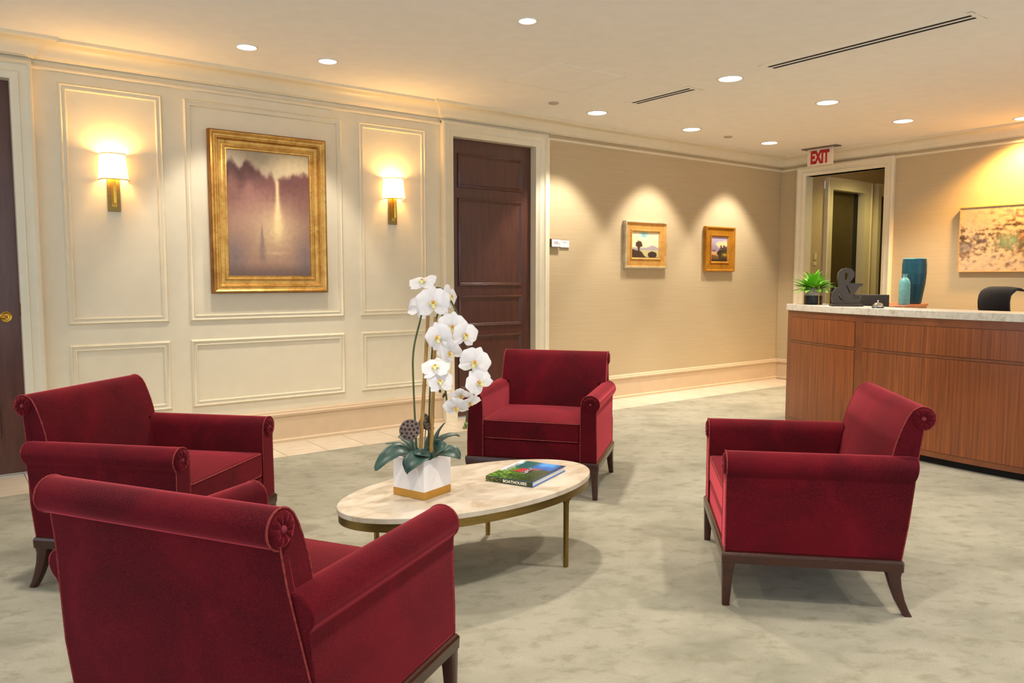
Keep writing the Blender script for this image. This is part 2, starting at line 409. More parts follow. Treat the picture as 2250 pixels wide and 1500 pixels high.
# crown moulding: one run round the room with its steps
BEAD = [(0.0, 2.584), (0.014, 2.588), (0.018, 2.598), (0.014, 2.608), (0.005, 2.613)]
cove = [(0.128 - 0.094 * math.sin(t_ * PI / 2 / 6), 2.664 + 0.066 * (1 - math.cos(t_ * PI / 2 / 6))) for t_ in range(6, -1, -1)]
cove = [(0.036 + 0.09 * (1 - math.cos(q * PI / 2 / 7)), 2.668 + 0.066 * math.sin(q * PI / 2 / 7)) for q in range(8)]
CROWN = [(0.004, 2.640), (0.014, 2.643), (0.018, 2.650), (0.027, 2.653), (0.031, 2.660)] + cove + [(0.131, 2.738), (0.138, 2.741), (0.141, 2.748), (0.141, H), (-0.0, H)]
d_ = 0.03
path = [(-2.9, D - d_), (0.563, D - d_), (0.563, D), (3.575, D), (3.575, D - d_), (4.778, D - d_), (4.778, D), (R, D), (R, -2.4)]
structure(obj('trim_1', MB().sweep(path, CROWN), 'cream_paint', angle=30), 'cream crown moulding with a wide cove')
structure(obj('trim_2', MB().sweep([(0.56, D), (3.575, D)], BEAD), 'cream_paint'), 'slim bead under the crown on the panelled wall')
structure(obj('trim_3', MB().sweep([(4.775, D), (R, D), (R, 5.55)], BEAD), 'cream_paint'), 'slim bead above the wallpaper')
structure(obj('trim_4', MB().sweep([(R, 4.36), (R, -2.4)], BEAD), 'cream_paint'), 'slim bead above the reception wallpaper')
BASE = [(0, 0), (0.030, 0.0), (0.030, 0.020), (0.024, 0.028), (0.017, 0.030), (0.017, 0.196), (0.024, 0.200), (0.028, 0.206), (0.028, 0.222), (0.020, 0.232), (0.020, 0.240), (0.012, 0.250), (0, 0.252)]
structure(obj('baseboard_left', MB().sweep([(0.563, D), (3.577, D)], BASE), 'base_paint'), 'tall tan baseboard under the panels')
structure(obj('baseboard_far', MB().sweep([(4.777, D), (R, D), (R, 5.55)], BASE), 'base_paint'), 'tall tan baseboard under the wallpaper')
structure(obj('baseboard_right', MB().sweep([(R, 4.36), (R, -2.4)], BASE), 'base_paint'), 'tall tan baseboard behind the desk')

# reception wall with the cased opening to the corridor
OY0, OY1, OZ = 4.47, 5.44, 2.49
wr = MB().box(R, R + 0.12, OY1 + 0.01, D + 0.12, 0, H).box(R, R + 0.12, -2.5, OY0 - 0.01, 0, H).box(R, R + 0.12, OY0 - 0.01, OY1 + 0.01, OZ + 0.01, H)
structure(obj('wall_right', wr, 'wallpaper', angle=0), 'beige woven papered reception wall with an opening')
oc = MB().frame(OY0 - 0.112, OY1 + 0.112, 0, OZ + 0.122, [(0, 0), (0, 0.045), (0.010, 0.052), (0.022, 0.052), (0.028, 0.040), (0.036, 0.034), (0.072, 0.030), (0.078, 0.036), (0.084, 0.030), (0.106, 0.024), (0.112, 0.02), (0.112, -0.13)], R, True, 'x')
structure(obj('trim_5', oc, 'cream_paint', angle=40), 'cream casing around the corridor opening')
YC = 5.55
wc = structure(obj('wall_corridor', MB().box(R + 0.12, 9.13, YC, YC + 0.1, 0, H).box(10.22, 10.34, YC, YC + 0.1, 0, H).box(9.13, 10.22, YC, YC + 0.1, 2.52, H).box(10.34, 11.4, YC, YC + 0.1, 2.52, H).box(11.4, 12.4, YC, YC + 0.1, 0, H), 'wallpaper', angle=0), 'corridor wall beyond the opening')
structure(obj('wall_corridor_side', MB().box(R + 0.12, 12.4, 4.25, 4.33, 0, H), 'wallpaper', angle=0), 'corridor side wall')
structure(obj('wall_corridor_end', MB().box(12.3, 12.4, 4.33, YC, 0, H), 'wallpaper', angle=0), 'corridor end wall')
for nm, a, b in (('door_3', 9.135, 10.215), ('door_4', 10.34, 11.42)):
    dd = structure(thing(nm, '', ''), 'dark corridor door in cream casing'); del dd['category']
    obj('door_casing', MB().frame(a, b, 0, 2.55, [(0, 0), (0, 0.05), (0.02, 0.058), (0.03, 0.045), (0.10, 0.035), (0.15, 0.03), (0.15, -0.10)], YC, True), 'cream_paint', dd, angle=40)
    obj('door_leaf', MB().box(a + 0.14, b - 0.26, YC + 0.07, YC + 0.11, 0.01, 2.42), 'corridor_door', dd, angle=0)
    obj('dark_gap', MB().box(b - 0.26, b - 0.14, YC + 0.07, YC + 0.11, 0.01, 2.42), 'dark_slot', dd, angle=0)  # near-black strip standing in for the dark gap beside the leaf
sw = thing('light_switch', 'small cream light switch plates on the corridor wall inside the opening', 'light switch', (8.955, YC, 1.5), world=True)
obj('switch_plate', MB().box(8.93, 8.985, YC - 0.012, YC, 1.50, 1.585), 'switch_white', sw, bevel=0.004)
obj('switch_plate', MB().box(8.92, 8.99, YC - 0.010, YC, 1.43, 1.475), 'switch_white', sw, bevel=0.004)

# ------------------------------------------------------------------ ceiling fixtures
def spot(name, loc, power, size, blend, target=None, color=WARM, radius=0.06, parent=None):
    L = bpy.data.lights.new(name, 'SPOT'); L.energy = power; L.spot_size = math.radians(size); L.spot_blend = blend; L.color = color; L.shadow_soft_size = radius
    o = bpy.data.objects.new(name, L); COL.objects.link(o); o.location = loc
    if target is not None:
        o.rotation_euler = (Vector(target) - Vector(loc)).to_track_quat('-Z', 'Y').to_euler()
    if parent is not None:
        o.parent = parent; o.location = Vector(loc) - Vector(parent.location)
    return o
def downlight(x, y, r, label, group, power, size=110, blend=0.6, target=None, color=WARM):
    t = thing('recessed_downlight', label, 'downlight', (x, y, H), group=group)
    mb = MB(); n = 32
    prof = [(r * 0.90, -0.0005), (r * 0.92, -0.006), (r * 1.02, -0.007), (r * 1.10, -0.003), (r * 1.11, 0.0)]
    mb.loft([[(q * math.cos(2 * PI * j / n), q * math.sin(2 * PI * j / n), z) for j in range(n)] for q, z in prof], False, False)
    obj('trim_ring', mb, 'white_trim', t)
    obj('lens', MB().lathe([(0.001, -0.0035), (r * 0.5, -0.0035), (r * 0.93, -0.002)], 32), 'lamp_lens', t)
    spot('lamp', (x, y, H - 0.03), power, size, blend, target, color, 0.08, t)
    return t
# wall washers over the papered wall
for x, w_ in ((4.887, 'just past the tall door'), (6.179, 'above the pale framed landscape'), (7.482, 'above the cactus landscape')):
    downlight(x, 5.23, 0.092, 'round recessed downlight close to the papered wall, ' + w_, 'downlights along the papered wall', P_WASH, 76, 0.45, (x, 5.88, 0.0))
for x, w_ in ((4.858, 'between the two air vents'), (6.169, 'over the end of the desk'), (7.467, 'behind the desk, over the teal vases')):
    downlight(x, 3.75, 0.092, 'round recessed downlight set away from the walls, ' + w_, 'downlights over the open carpet', P_DOWN)
downlight(1.704, 5.13, 0.066, 'small recessed downlight over the gold framed painting, nearer the door with the brass lever', 'painting downlights', P_ART, 62, 0.45, (1.72, 6.25, 0.0))
downlight(2.256, 5.123, 0.066, 'small recessed downlight over the gold framed painting, nearer the tall panelled door', 'painting downlights', P_ART, 62, 0.45, (2.28, 6.25, 0.0))
downlight(2.841, 3.636, 0.055, 'small glaring recessed downlight alone over the seating circle', 'seating downlights', P_DOWN * 1.5)
downlight(8.24, 3.0, 0.092, 'recessed downlight over the abstract canvas on the reception wall', 'reception downlights', 300, 128, 0.6, (8.5, 3.0, 1.2), (1.0, 0.54, 0.14))
for x, y in ((0.4, 3.6), (1.2, 1.2), (3.4, 1.2), (5.4, 0.6), (7.4, 1.6), (0.2, -1.0), (3.0, -1.2)):  # unseen downlights, added to give the room more light
    downlight(x, y, 0.092, 'unseen recessed downlight added beyond the seating circle to light the room', 'unseen downlights added to light the room', P_DOWN)

def vent(x0, x1, y0, y1, label):
    t = thing('linear_air_vent', label, 'air vent', ((x0 + x1) / 2, (y0 + y1) / 2, H), group='linear ceiling vents', world=True)
    wv_ = x1 - x0
    obj('slot_backing', MB().box(x0 + 0.004, x1 - 0.004, y0 + 0.02, y1 - 0.02, H - 0.0008, H), 'dark_slot', t, angle=0)
    for i, (a, b) in enumerate(((0, 0.27), (0.45, 0.55), (0.73, 1.0))):
        obj('slat', MB().box(x0 + a * wv_, x0 + b * wv_, y0, y1, H - 0.0022, H), 'ceiling_paint', t, angle=0)
    for yy in (y0, y1 - 0.03):
        obj('end_cap', MB().box(x0, x1, yy, yy + 0.03, H - 0.0024, H), 'ceiling_paint', t, angle=0)
vent(4.74, 4.94, 2.02, 3.42, 'long ceiling air vent with two dark slots')
vent(4.79, 4.97, 4.10, 4.79, 'short ceiling air vent with two dark slots')
for x, y, s_ in ((4.32, 5.165, 'smooth round ceiling sprinkler cover beside the hatch'), (6.809, 5.266, 'smooth round ceiling sprinkler cover between two downlights')):
    tag(obj('sprinkler_cover', MB().lathe([(0.045, 0), (0.045, -0.006), (0.040, -0.010), (0.001, -0.010)], 24), 'sprinkler_grey', loc=(x, y, H)), s_, 'sprinkler', 'sprinkler covers')
hatch = thing('ceiling_hatch', 'flush square access hatch in the ceiling with a thin edge line', 'access hatch', (3.87, 4.51, H), world=True)
obj('hatch_panel', MB().box(3.545, 4.195, 4.20, 4.82, H - 0.0025, H), 'ceiling_paint', hatch, angle=0)
obj('hatch_edge', MB().frame(3.54, 4.20, 0, 1, [(0, 0), (0, 0.001), (0.004, 0.001)], 0) if False else MB().box(4.195, 4.199, 4.195, 4.825, H - 0.0015, H).box(3.541, 4.199, 4.82, 4.825, H - 0.0015, H), 'ink', hatch, angle=0)

ex = thing('exit_sign', 'ceiling hung EXIT sign with red letters over the corridor opening', 'exit sign', (8.205, 5.05, H), world=True)
obj('ceiling_plate', MB().box(8.15, 8.26, 4.83, 5.265, H - 0.012, H), 'steel_plate', ex, bevel=0.002)
pn = obj('sign_panel', MB().box(8.200, 8.212, 4.895, 5.214, 2.558, H - 0.012), 'exit_white', ex, bevel=0.001)
tm = fit_mesh(text_mesh('EXIT', 0.2, 0.001, 0.011), 0, 0.232, 0, 0.152); tm.transform(Matrix(((0, 0, -1, 8.1985), (-1, 0, 0, 5.172), (0, 1, 0, 2.577), (0, 0, 0, 1))))
o = obj('lettering', tm, 'exit_red', pn, loc=(0, 0, 0))

# ------------------------------------------------------------------ wall sconces
def sconce(x, label):
    t = thing('wall_sconce', label, 'wall lamp', (x, D, 1.715), group='wall sconces')
    obj('backplate', MB().box(-0.038, 0.038, -0.014, 0, 0, 0.215), 'antique_brass', t, bevel=0.002)
    obj('inner_plate', MB().box(-0.018, 0.018, -0.020, -0.012, 0.028, 0.225), 'brass', t, bevel=0.001)
    obj('arm', MB().box(-0.010, 0.010, -0.052, -0.019, 0.052, 0.235).box(-0.006, 0.006, -0.075, -0.05, 0.215, 0.235), 'polished_brass', t, bevel=0.002)
    n = 28; mb = MB(); rings = []
    def ring(rx, ry, z, inn=0.0):
        pts = [((rx - inn) * math.copysign(abs(math.cos(a)) ** 0.62, math.cos(a)), -0.004 - (ry - inn) * abs(math.sin(a)) ** 0.62, z) for a in [PI * j / n for j in range(n + 1)]]
        return pts
    rb, rt = (0.090, 0.112), (0.074, 0.098); z0, z1 = 0.205, 0.375
    mb.loft([ring(*rb, z0), ring(*rt, z1), ring(*rt, z1, 0.003), ring(*rb, z0, 0.003)], False, False, closed=False)
    sh = obj('shade', mb, 'shade_linen', t, angle=50)
    for (rr, zz) in ((rb, z0), (rt, z1)):
        obj('trim_band', MB().tube(ring(rr[0] + 0.001, rr[1] + 0.001, zz), 0.0035, 6), 'linen_band', sh)
    bl = obj('bulb', MB().lathe([(0.004, -0.03), (0.012, -0.02), (0.018, 0.0), (0.016, 0.018), (0.006, 0.028)], 16), 'bulb_glow', t, loc=(0, -0.06, 0.29))
    obj('socket', MB().lathe([(0.012, 0), (0.012, 0.05)], 14, (0, -0.06, 0.215)), 'brass', t)
    L = bpy.data.lights.new('lamp', 'POINT'); L.energy = P_SCONCE; L.color = (1.0, 0.54, 0.15); L.shadow_soft_size = 0.025
    lo = bpy.data.objects.new('lamp', L); COL.objects.link(lo); lo.parent = t; lo.location = (0, -0.06, 0.345)
    L2 = bpy.data.lights.new('lamp', 'POINT'); L2.energy = P_SCONCE * 0.35; L2.color = (1.0, 0.54, 0.15); L2.shadow_soft_size = 0.025
    lo = bpy.data.objects.new('lamp', L2); COL.objects.link(lo); lo.parent = t; lo.location = (0, -0.06, 0.235)
sconce(1.005, 'lit brass wall sconce with linen shade in the panel beside the brass lever door')
sconce(3.10, 'lit brass wall sconce with linen shade in the panel beside the tall panelled door')

# ------------------------------------------------------------------ pictures
def big_painting(u, v):
    n1 = fb(u * 6, v * 9, 1.0) * 0.5; n2 = fb(u * 22, v * 30, 5.0) * 0.5
    sky = mixc((178, 160, 132), (196, 174, 134), sm(0.3, 0.8, u) + 0.2 * n1)
    line = 0.80 + 0.13 * math.exp(-((u - 0.05) / 0.08) ** 2) + 0.125 * math.exp(-((u - 0.24) / 0.075) ** 2) + 0.05 * math.exp(-((u - 0.36) / 0.06) ** 2) + 0.03 * math.exp(-((u - 0.52) / 0.03) ** 2) + 0.035 * sm(0.62, 0.8, u) - 0.03 * math.exp(-((u - 0.585) / 0.04) ** 2)
    line += 0.03 * n1 + 0.03 * n2 + 0.02 * fb(u * 14, v * 6, 9.0)
    dark = mixc((76, 44, 42), (112, 66, 60), sm(0.12, 0.55, u) * 0.8 + 0.35 * n1)
    mauve = mixc((134, 90, 80), (158, 122, 102), sm(0.66, 0.42, v) + 0.25 * n1)
    trees = mixc(dark, mauve, sm(line - 0.03, line - 0.24, v))
    c = mixc(trees, sky, sm(line - 0.03, line + 0.035, v))
    mist = math.exp(-((u - 0.56) / 0.26) ** 2) * math.exp(-((v - 0.36) / 0.2) ** 2)
    c = mixc(c, (206, 176, 132), mist * 0.85)
    low = sm(0.42, 0.15, v) * (sm(0.30, 0.05, u) + sm(0.72, 0.95, u))
    c = mixc(c, (112, 100, 104), low * 0.8 * (0.8 + 0.4 * n1))
    c = mixc(c, (104, 82, 76), sm(0.12, 0.0, v) * 0.85)
    cyp = sm(0.02 + 0.045 * sm(0.42, 0.15, v), 0.0, abs(u - 0.40 + 0.02 * n1)) * sm(0.43, 0.36, v) * sm(0.08, 0.16, v)
    c = mixc(c, (126, 104, 98), cyp * 0.75)
    wfw = 0.022 + 0.035 * sm(0.7, 0.35, v)
    wf = math.exp(-((u - 0.6) / wfw) ** 2) * sm(0.80, 0.76, v) * sm(0.22, 0.42, v)
    c = mixc(c, (238, 208, 150), wf * 0.9)
    c = mixc(c, (226, 196, 146), math.exp(-((u - 0.57) / 0.12) ** 2 - ((v - 0.185) / 0.012) ** 2) * 0.45)
    return tuple(x * (0.94 + 0.09 * n2) for x in c)
def landscape_a(u, v):
    n1 = fb(u * 5, v * 5, 2.0) * 0.5; n2 = fb(u * 14, v * 14, 3.0) * 0.5
    c = mixc((238, 214, 170), (226, 196, 180), sm(0.0, 0.5, 0.3 - u + n1))
    c = mixc(c, (250, 232, 190), sm(-0.1, 0.5, n1 + 0.2))
    c = mixc(c, (128, 188, 200), math.exp(-((u - 0.45) / 0.14) ** 2 - ((v - 0.9) / 0.14) ** 2) * 1.1 + 0.15 * n2)
    hill = 0.40 + 0.10 * math.exp(-((u - 0.78) / 0.16) ** 2) + 0.02 * n1
    c = mixc(c, (170, 160, 162), sm(hill + 0.02, hill - 0.04, v))
    c = mixc(c, (196, 184, 130), sm(0.32, 0.27, v + 0.02 * n2))
    g = 0.26 + 0.06 * sm(0.3, 0.0, u) - 0.24 * sm(0.3, 0.55, u) + 0.02 * n2
    c = mixc(c, (66, 46, 36), sm(g + 0.02, g - 0.02, v))
    bush = math.hypot((u - 0.77) / 0.17, (v - 0.12) / 0.13)
    c = mixc(c, (56, 42, 36), sm(1.08, 0.9, bush + 0.15 * n2))
    trunk = sm(0.045, 0.03, abs(u - 0.26)) * sm(0.5, 0.45, v) * sm(0.2, 0.25, v)
    crown = math.hypot((u - 0.27) / 0.12, (v - 0.52) / 0.13)
    c = mixc(c, (74, 52, 36), max(trunk, sm(1.1, 0.9, crown + 0.5 * n2)))
    return c
def landscape_b(u, v):
    n1 = fb(u * 4, v * 6, 7.0) * 0.5; n2 = fb(u * 12, v * 16, 8.0) * 0.5
    c = mixc((150, 124, 140), (176, 160, 186), sm(0.4, 0.9, v))
    c = mixc(c, (240, 206, 150), sm(0.1, 0.5, 0.8 - math.hypot((u - 0.65) / 0.6, (v - 0.68) / 0.3) + 0.7 * n1))
    c = mixc(c, (206, 160, 110), sm(0.42, 0.36, v))
    c = mixc(c, (112, 76, 40), sm(0.3, 0.2, v + 0.06 * n1))
    for u0, top, wd in ((0.52, 0.50, 0.035), (0.61, 0.63, 0.045), (0.71, 0.56, 0.04), (0.80, 0.68, 0.05), (0.92, 0.62, 0.05)):
        c = mixc(c, (54, 44, 20), sm(wd * 1.3, wd * 0.7, abs(u - u0 + 0.05 * n2)) * sm(top + 0.04, top - 0.04, v + 0.06 * n1))
    c = mixc(c, (46, 36, 18), sm(1.1, 0.85, math.hypot((u - 0.68) / 0.34, (v - 0.34) / 0.12) + 0.4 * n2))
    c = mixc(c, (172, 146, 52), math.exp(-((u - 0.85) / 0.18) ** 2 - ((v - 0.28) / 0.07) ** 2))
    c = mixc(c, (52, 34, 18), sm(0.16, 0.02, v + 0.05 * n2))
    if 0.4 < v < 0.47 and (abs(u - 0.16) < 0.025 or abs(u - 0.08) < 0.02 or abs(u - 0.23) < 0.02): c = (70, 50, 50)
    return c
def abstract(u, v):
    n1 = fb(u * 4, v * 3, 11.0, 5) * 0.6; n2 = fb(u * 26, v * 16, 12.0, 5) * 0.6; n3 = fb(u * 60, v * 20, 13.0, 3) * 0.6; n4 = fb(u * 5 + 3, v * 4, 17.0) * 0.6
    c = mixc((226, 200, 160), (202, 178, 150), sm(-0.3, 0.5, n2))
    band = math.exp(-((v - 0.48) / 0.24) ** 2)
    c = mixc(c, (112, 78, 48), sm(0.15, 0.6, n1 * 0.6 + n2 * 0.7 + band * 0.55 - 0.12) * 0.9)
    c = mixc(c, (72, 48, 30), sm(0.3, 0.7, n2 * 0.6 + n3 * 0.5 + band * 0.45) * 0.8)
    c = mixc(c, (120, 110, 112), sm(0.25, 0.5, n4 + 0.4 * n3 + 0.2 * band) * 0.55)
    c = mixc(c, (150, 190, 150), math.exp(-((u - 0.33) / 0.08) ** 2 - ((v - 0.46) / 0.12) ** 2) * sm(-0.4, 0.2, n2))
    c = mixc(c, (190, 92, 30), math.exp(-((u - 0.46) / 0.05) ** 2 - ((v - 0.52) / 0.06) ** 2))
    c = tuple(x * 0.86 for x in c)
    c = mixc(c, (60, 42, 28), sm(0.018, 0.004, abs(v - 0.70 - 0.03 * u + 0.02 * n2)) * sm(0.2, 0.3, u) * sm(-0.3, 0.1, n3))
    return c
def wall_picture(name, label, cat, x0, x1, z0, z1, fw, prof, mat, edge, col, nx, ny, group=None, inner=None):
    """picture on the long wall; prof runs from the outer edge inward"""
    t = thing(name, label, cat, ((x0 + x1) / 2, D, z0), group=group, world=True)
    dep = prof[1][1] if False else max(h for _, h in prof)
    fr = obj('frame', MB().frame(x0, x1, z0, z1, prof, D), mat, t, angle=40)
    if edge:
        e0 = prof[:edge[1]] ; obj('outer_edge', MB().frame(x0 - 0.002, x1 + 0.002, z0 - 0.002, z1 + 0.002, [(d * 1.0, h + 0.002 if h else 0) for d, h in e0], D), edge[0], fr, angle=40, loc=(0, 0, 0))
    hb = prof[-1][1]
    a, b, c, d = x0 + fw, x1 - fw, z0 + fw, z1 - fw
    me = art_mesh(nx, ny, lambda u, v: (a + u * (b - a), D - hb - 0.001, c + v * (d - c)), col)
    obj('canvas', me, 'art', t)
    obj('backing', MB().box(x0 + 0.03, x1 - 0.03, D - 0.008, D, z0 + 0.03, z1 - 0.03), 'plaque_back', t, angle=0)
    return t
wall_picture('framed_painting', 'large painting of a misty waterfall in a wide ornate gold frame', 'painting', 1.622, 2.498, 1.160, 2.330, 0.128,
    [(0, 0), (0, 0.044), (0.006, 0.056), (0.016, 0.060), (0.026, 0.054), (0.030, 0.046), (0.042, 0.044), (0.048, 0.050), (0.054, 0.050), (0.058, 0.036), (0.066, 0.024), (0.080, 0.020), (0.096, 0.024), (0.102, 0.030), (0.108, 0.030), (0.112, 0.022), (0.120, 0.020), (0.124, 0.022), (0.128, 0.012)], 'gilt', ('gilt_edge', 3), big_painting, 110, 160)
wall_picture('framed_painting', 'small landscape painting with a tree, in a pale gold frame with silver rim', 'painting', 5.800, 6.435, 1.376, 1.868, 0.112,
    [(0, 0), (0, 0.04), (0.006, 0.046), (0.016, 0.046), (0.022, 0.034), (0.026, 0.030), (0.088, 0.026), (0.090, 0.034), (0.098, 0.036), (0.106, 0.030), (0.112, 0.016)], 'gilt_pale', ('silver_edge', 5), landscape_a, 70, 60, 'small landscapes on the papered wall')
wall_picture('framed_painting', 'small landscape painting with cacti, in a dark golden frame', 'painting', 7.090, 7.620, 1.346, 1.862, 0.118,
    [(0, 0), (0, 0.04), (0.006, 0.046), (0.016, 0.046), (0.022, 0.034), (0.026, 0.030), (0.092, 0.026), (0.094, 0.034), (0.102, 0.036), (0.112, 0.030), (0.118, 0.016)], 'gilt_dark', None, landscape_b, 60, 60, 'small landscapes on the papered wall')
ca = thing('abstract_canvas', 'wide abstract canvas in cream, brown and mint on the reception wall', 'painting', (R, 2.95, 1.336), world=True)
cy0, cy1 = 2.25, 3.645
obj('canvas_body', MB().box(R - 0.036, R, cy0, cy1, 1.338, 1.984), 'linen_band', ca, angle=0)
obj('frame', MB().frame(cy0 - 0.006, cy1 + 0.006, 1.332, 1.990, [(0, 0), (0, 0.044), (0.006, 0.044), (0.006, 0.034)], R, False, 'x'), 'gilt_pale', ca)
obj('canvas', art_mesh(150, 90, lambda u, v: (R - 0.037, cy1 - u * (cy1 - cy0), 1.338 + v * 0.646), abstract), 'art', ca)

# plaques by the tall door
def plaque(x0, x1, z0, z1, dep, label, marks):
    t = thing('door_plaque', label, 'sign', ((x0 + x1) / 2, D, z0), group='plaques beside the tall door', world=True)
    obj('mount', MB().box(x0, x1, D - dep, D, z0, z1), 'plaque_back', t, angle=0)
    obj('plate', MB().box(x0 + 0.004, x1 - 0.002, D - dep - 0.003, D - dep, z0 + 0.003, z1 - 0.004), 'plaque_white', t, angle=0)
    mb = MB()
    for a, b, c, d in marks: mb.box(a, b, D - dep - 0.0036, D - dep - 0.003, c, d)
    if marks: obj('lettering', mb, 'ink', t, angle=0)
    return t
plaque(4.800, 4.915, 1.570, 1.648, 0.035, 'white door plaque standing off the wall with two fine lines of print', [(4.835 + 0.013 * i, 4.845 + 0.013 * i, 1.612, 1.620) for i in range(4)] + [(4.826 + 0.010 * i, 4.834 + 0.010 * i, 1.600, 1.605) for i in range(8)])
pl2 = plaque(4.925, 5.045, 1.567, 1.644, 0.012, 'flat white door plaque with a faint grey mark, next to the papered wall', [])
sg = MB()
for (cx, cz, r, a0_, a1_) in ((4.965, 1.622, 0.009, -60, 200), (4.978, 1.614, 0.010, 20, 250), (4.992, 1.620, 0.009, -150, 120), (5.003, 1.614, 0.008, -20, 200)):
    sg.tube([(cx + r * math.cos(math.radians(a0_ + (a1_ - a0_) * q / 10)), D - 0.0155, cz + r * 0.8 * math.sin(math.radians(a0_ + (a1_ - a0_) * q / 10))) for q in range(11)], 0.0011, 5)
obj('printed_mark', sg, 'ink', pl2)

# ------------------------------------------------------------------ armchairs
def yb(z): return -0.626 - (z - 0.21) * 0.150           # rear slope of the chair
def ellipse_leg(mb, stations):
    rings = []
    for cx, cy, z, hx, hy in stations:
        pts = []
        for j in range(12):
            a = 2 * PI * j / 12 + PI / 12
            ca_, sa_ = math.cos(a), math.sin(a)
            pts.append((cx + hx * math.copysign(abs(ca_) ** 0.5, ca_), cy + hy * math.copysign(abs(sa_) ** 0.5, sa_), z))
        rings.append(pts)
    return mb.loft(rings)
def rosette(r, depth, sides=10):
    mb = MB(); n = sides * 6; rings = []
    for q, hh in ((1.0, -0.004), (0.98, 0.25), (0.85, 0.72), (0.65, 1.0), (0.42, 0.92), (0.2, 0.45), (0.1, 0.35)):
        ring_ = []
        for j in range(n):
            a = 2 * PI * j / n; pl = 0.62 + 0.38 * abs(math.cos(a * sides / 2)) ** 0.6
            h_ = hh * depth * (pl if hh > 0 else 1); ring_.append((r * q * math.cos(a), -h_, r * q * math.sin(a)))
        rings.append(ring_)
    mb.loft(rings, False, True); return mb
def button(r):
    mb = MB(); return mb.loft([[(r * c * math.cos(2 * PI * j / 14), -r * 0.8 * s_, r * c * math.sin(2 * PI * j / 14)) for j in range(14)] for c, s_ in ((1, 0), (0.92, 0.4), (0.7, 0.75), (0.35, 0.95))], False, True)
RX, RZ, RR = 0.350, 0.552, 0.051
def arm_section():
    pts = [(0.292, 0.215), (0.292, 0.40), (0.2925, 0.50)]
    for k in range(0, 17):
        a = math.radians(178 - k * (178 + 48) / 16); pts.append((RX + (RR + 0.004) * math.cos(a) * 0.98, RZ + RR * math.sin(a)))
    pts += [(0.384, 0.506), (0.385, 0.40), (0.388, 0.30), (0.388, 0.215)]
    return pts
def make_chair(label):
    t = thing('armchair', label, 'armchair', group='burgundy velvet armchairs around the oval table')
    # upholstered base
    mb = MB().box(-0.30, 0.30, -0.60, 0.004, 0.21, 0.322); obj('seat_base', mb, 'velvet', t, bevel=0.012, seg=3)
    # cushion
    n = 14; x0, x1, y0, y1, z0, z1 = -0.289, 0.289, -0.575, 0.008, 0.326, 0.437
    def cz(u, v): return 0.024 * (1 - abs(2 * u - 1) ** 3) * (1 - abs(2 * v - 1) ** 3)
    rings = []; mb = MB()
    vs = []; fs = []
    for lay in range(2):
        for j in range(n + 1):
            for i in range(n + 1):
                u, v = i / n, j / n
                rr = 0.03
                X = x0 + u * (x1 - x0); Y = y0 + v * (y1 - y0)
                Z = (z1 + cz(u, v)) if lay else (z0 - 0.3 * cz(u, v) * 0)
                vs.append((X, Y, Z))
    N = (n + 1) ** 2
    for j in range(n):
        for i in range(n):
            a = j * (n + 1) + i; fs.append((N + a, N + a + 1, N + a + n + 2, N + a + n + 1)); fs.append((a, a + n + 1, a + n + 2, a + 1))
    edge = [i for i in range(n)] + [j * (n + 1) + n for j in range(n)] + [n * (n + 1) + i for i in range(n, 0, -1)] + [j * (n + 1) for j in range(n, 0, -1)]
    for k in range(len(edge)):
        a, b = edge[k], edge[(k + 1) % len(edge)]; fs.append((a, b, N + b, N + a))
    mb.add(vs, fs); cu = obj('seat_cushion', mb, 'velvet', t, bevel=0.011, seg=3, angle=60)
    for zz in (z1 - 0.003, z0 + 0.004):
        rr = 0.02; path = []
        for cx, cy, a0 in ((x1 - rr, y1 - rr, 0), (x0 + rr, y1 - rr, 90), (x0 + rr, y0 + rr, 180), (x1 - rr, y0 + rr, 270)):
            for q in range(4):
                a = math.radians(a0 + q * 30); path.append((cx + rr * math.cos(a), cy + rr * math.sin(a), zz))
        obj('piping', MB().tube(path, 0.0028, 6, closed=True), 'velvet_piping', cu)
    # arms
    sec = arm_section()
    for s in (1, -1):
        f0 = [(s * x, 0.012, z) for x, z in sec]; f1 = [(s * x, -0.2, z) for x, z in sec]; f2 = [(s * x, yb(z) + (0.0 if z < 0.5 else 0.0), z) for x, z in sec]
        ar = obj('arm', MB().loft([f0, f1, f2]), 'velvet', t, bevel=0.006, seg=2, angle=45)
        obj('piping', MB().tube([(s * x, 0.011, z) for x, z in sec], 0.0026, 6), 'velvet_piping', ar)
        ro = obj('rosette', rosette(0.043, 0.011), 'velvet', ar, loc=(s * RX, 0.012, RZ), rot=(0, 0, PI))
        obj('button', button(0.009), 'button_velvet', ar, loc=(s * RX, 0.017, RZ), rot=(0, 0, PI))
    # backrest: upper T with its roll, lower part between the arms
    RC = (-0.701, 0.747); Rr = 0.045
    prof = [(-0.598, 0.592), (-0.604, 0.63), (-0.617, 0.675), (-0.632, 0.715), (-0.646, 0.748), (-0.660, 0.771)]
    for k in range(0, 15):
        a = math.radians(52 + k * 17.0); prof.append((RC[0] + Rr * math.cos(a), RC[1] + Rr * math.sin(a)))
    prof += [(-0.700, 0.690), (yb(0.64) + 0.002, 0.640), (yb(0.592) + 0.002, 0.592)]
    W = 0.347
    full = [(-0.560, 0.33), (-0.572, 0.45), (-0.587, 0.55)] + prof + [(yb(0.5) + 0.012, 0.5), (yb(0.33) + 0.012, 0.33)]
    xs = [-W, -0.335, -0.315, -0.2965, -0.296, -0.27, -0.21, -0.14, -0.07, 0, 0.07, 0.14, 0.21, 0.27, 0.296, 0.2965, 0.315, 0.335, W]
    rings = []
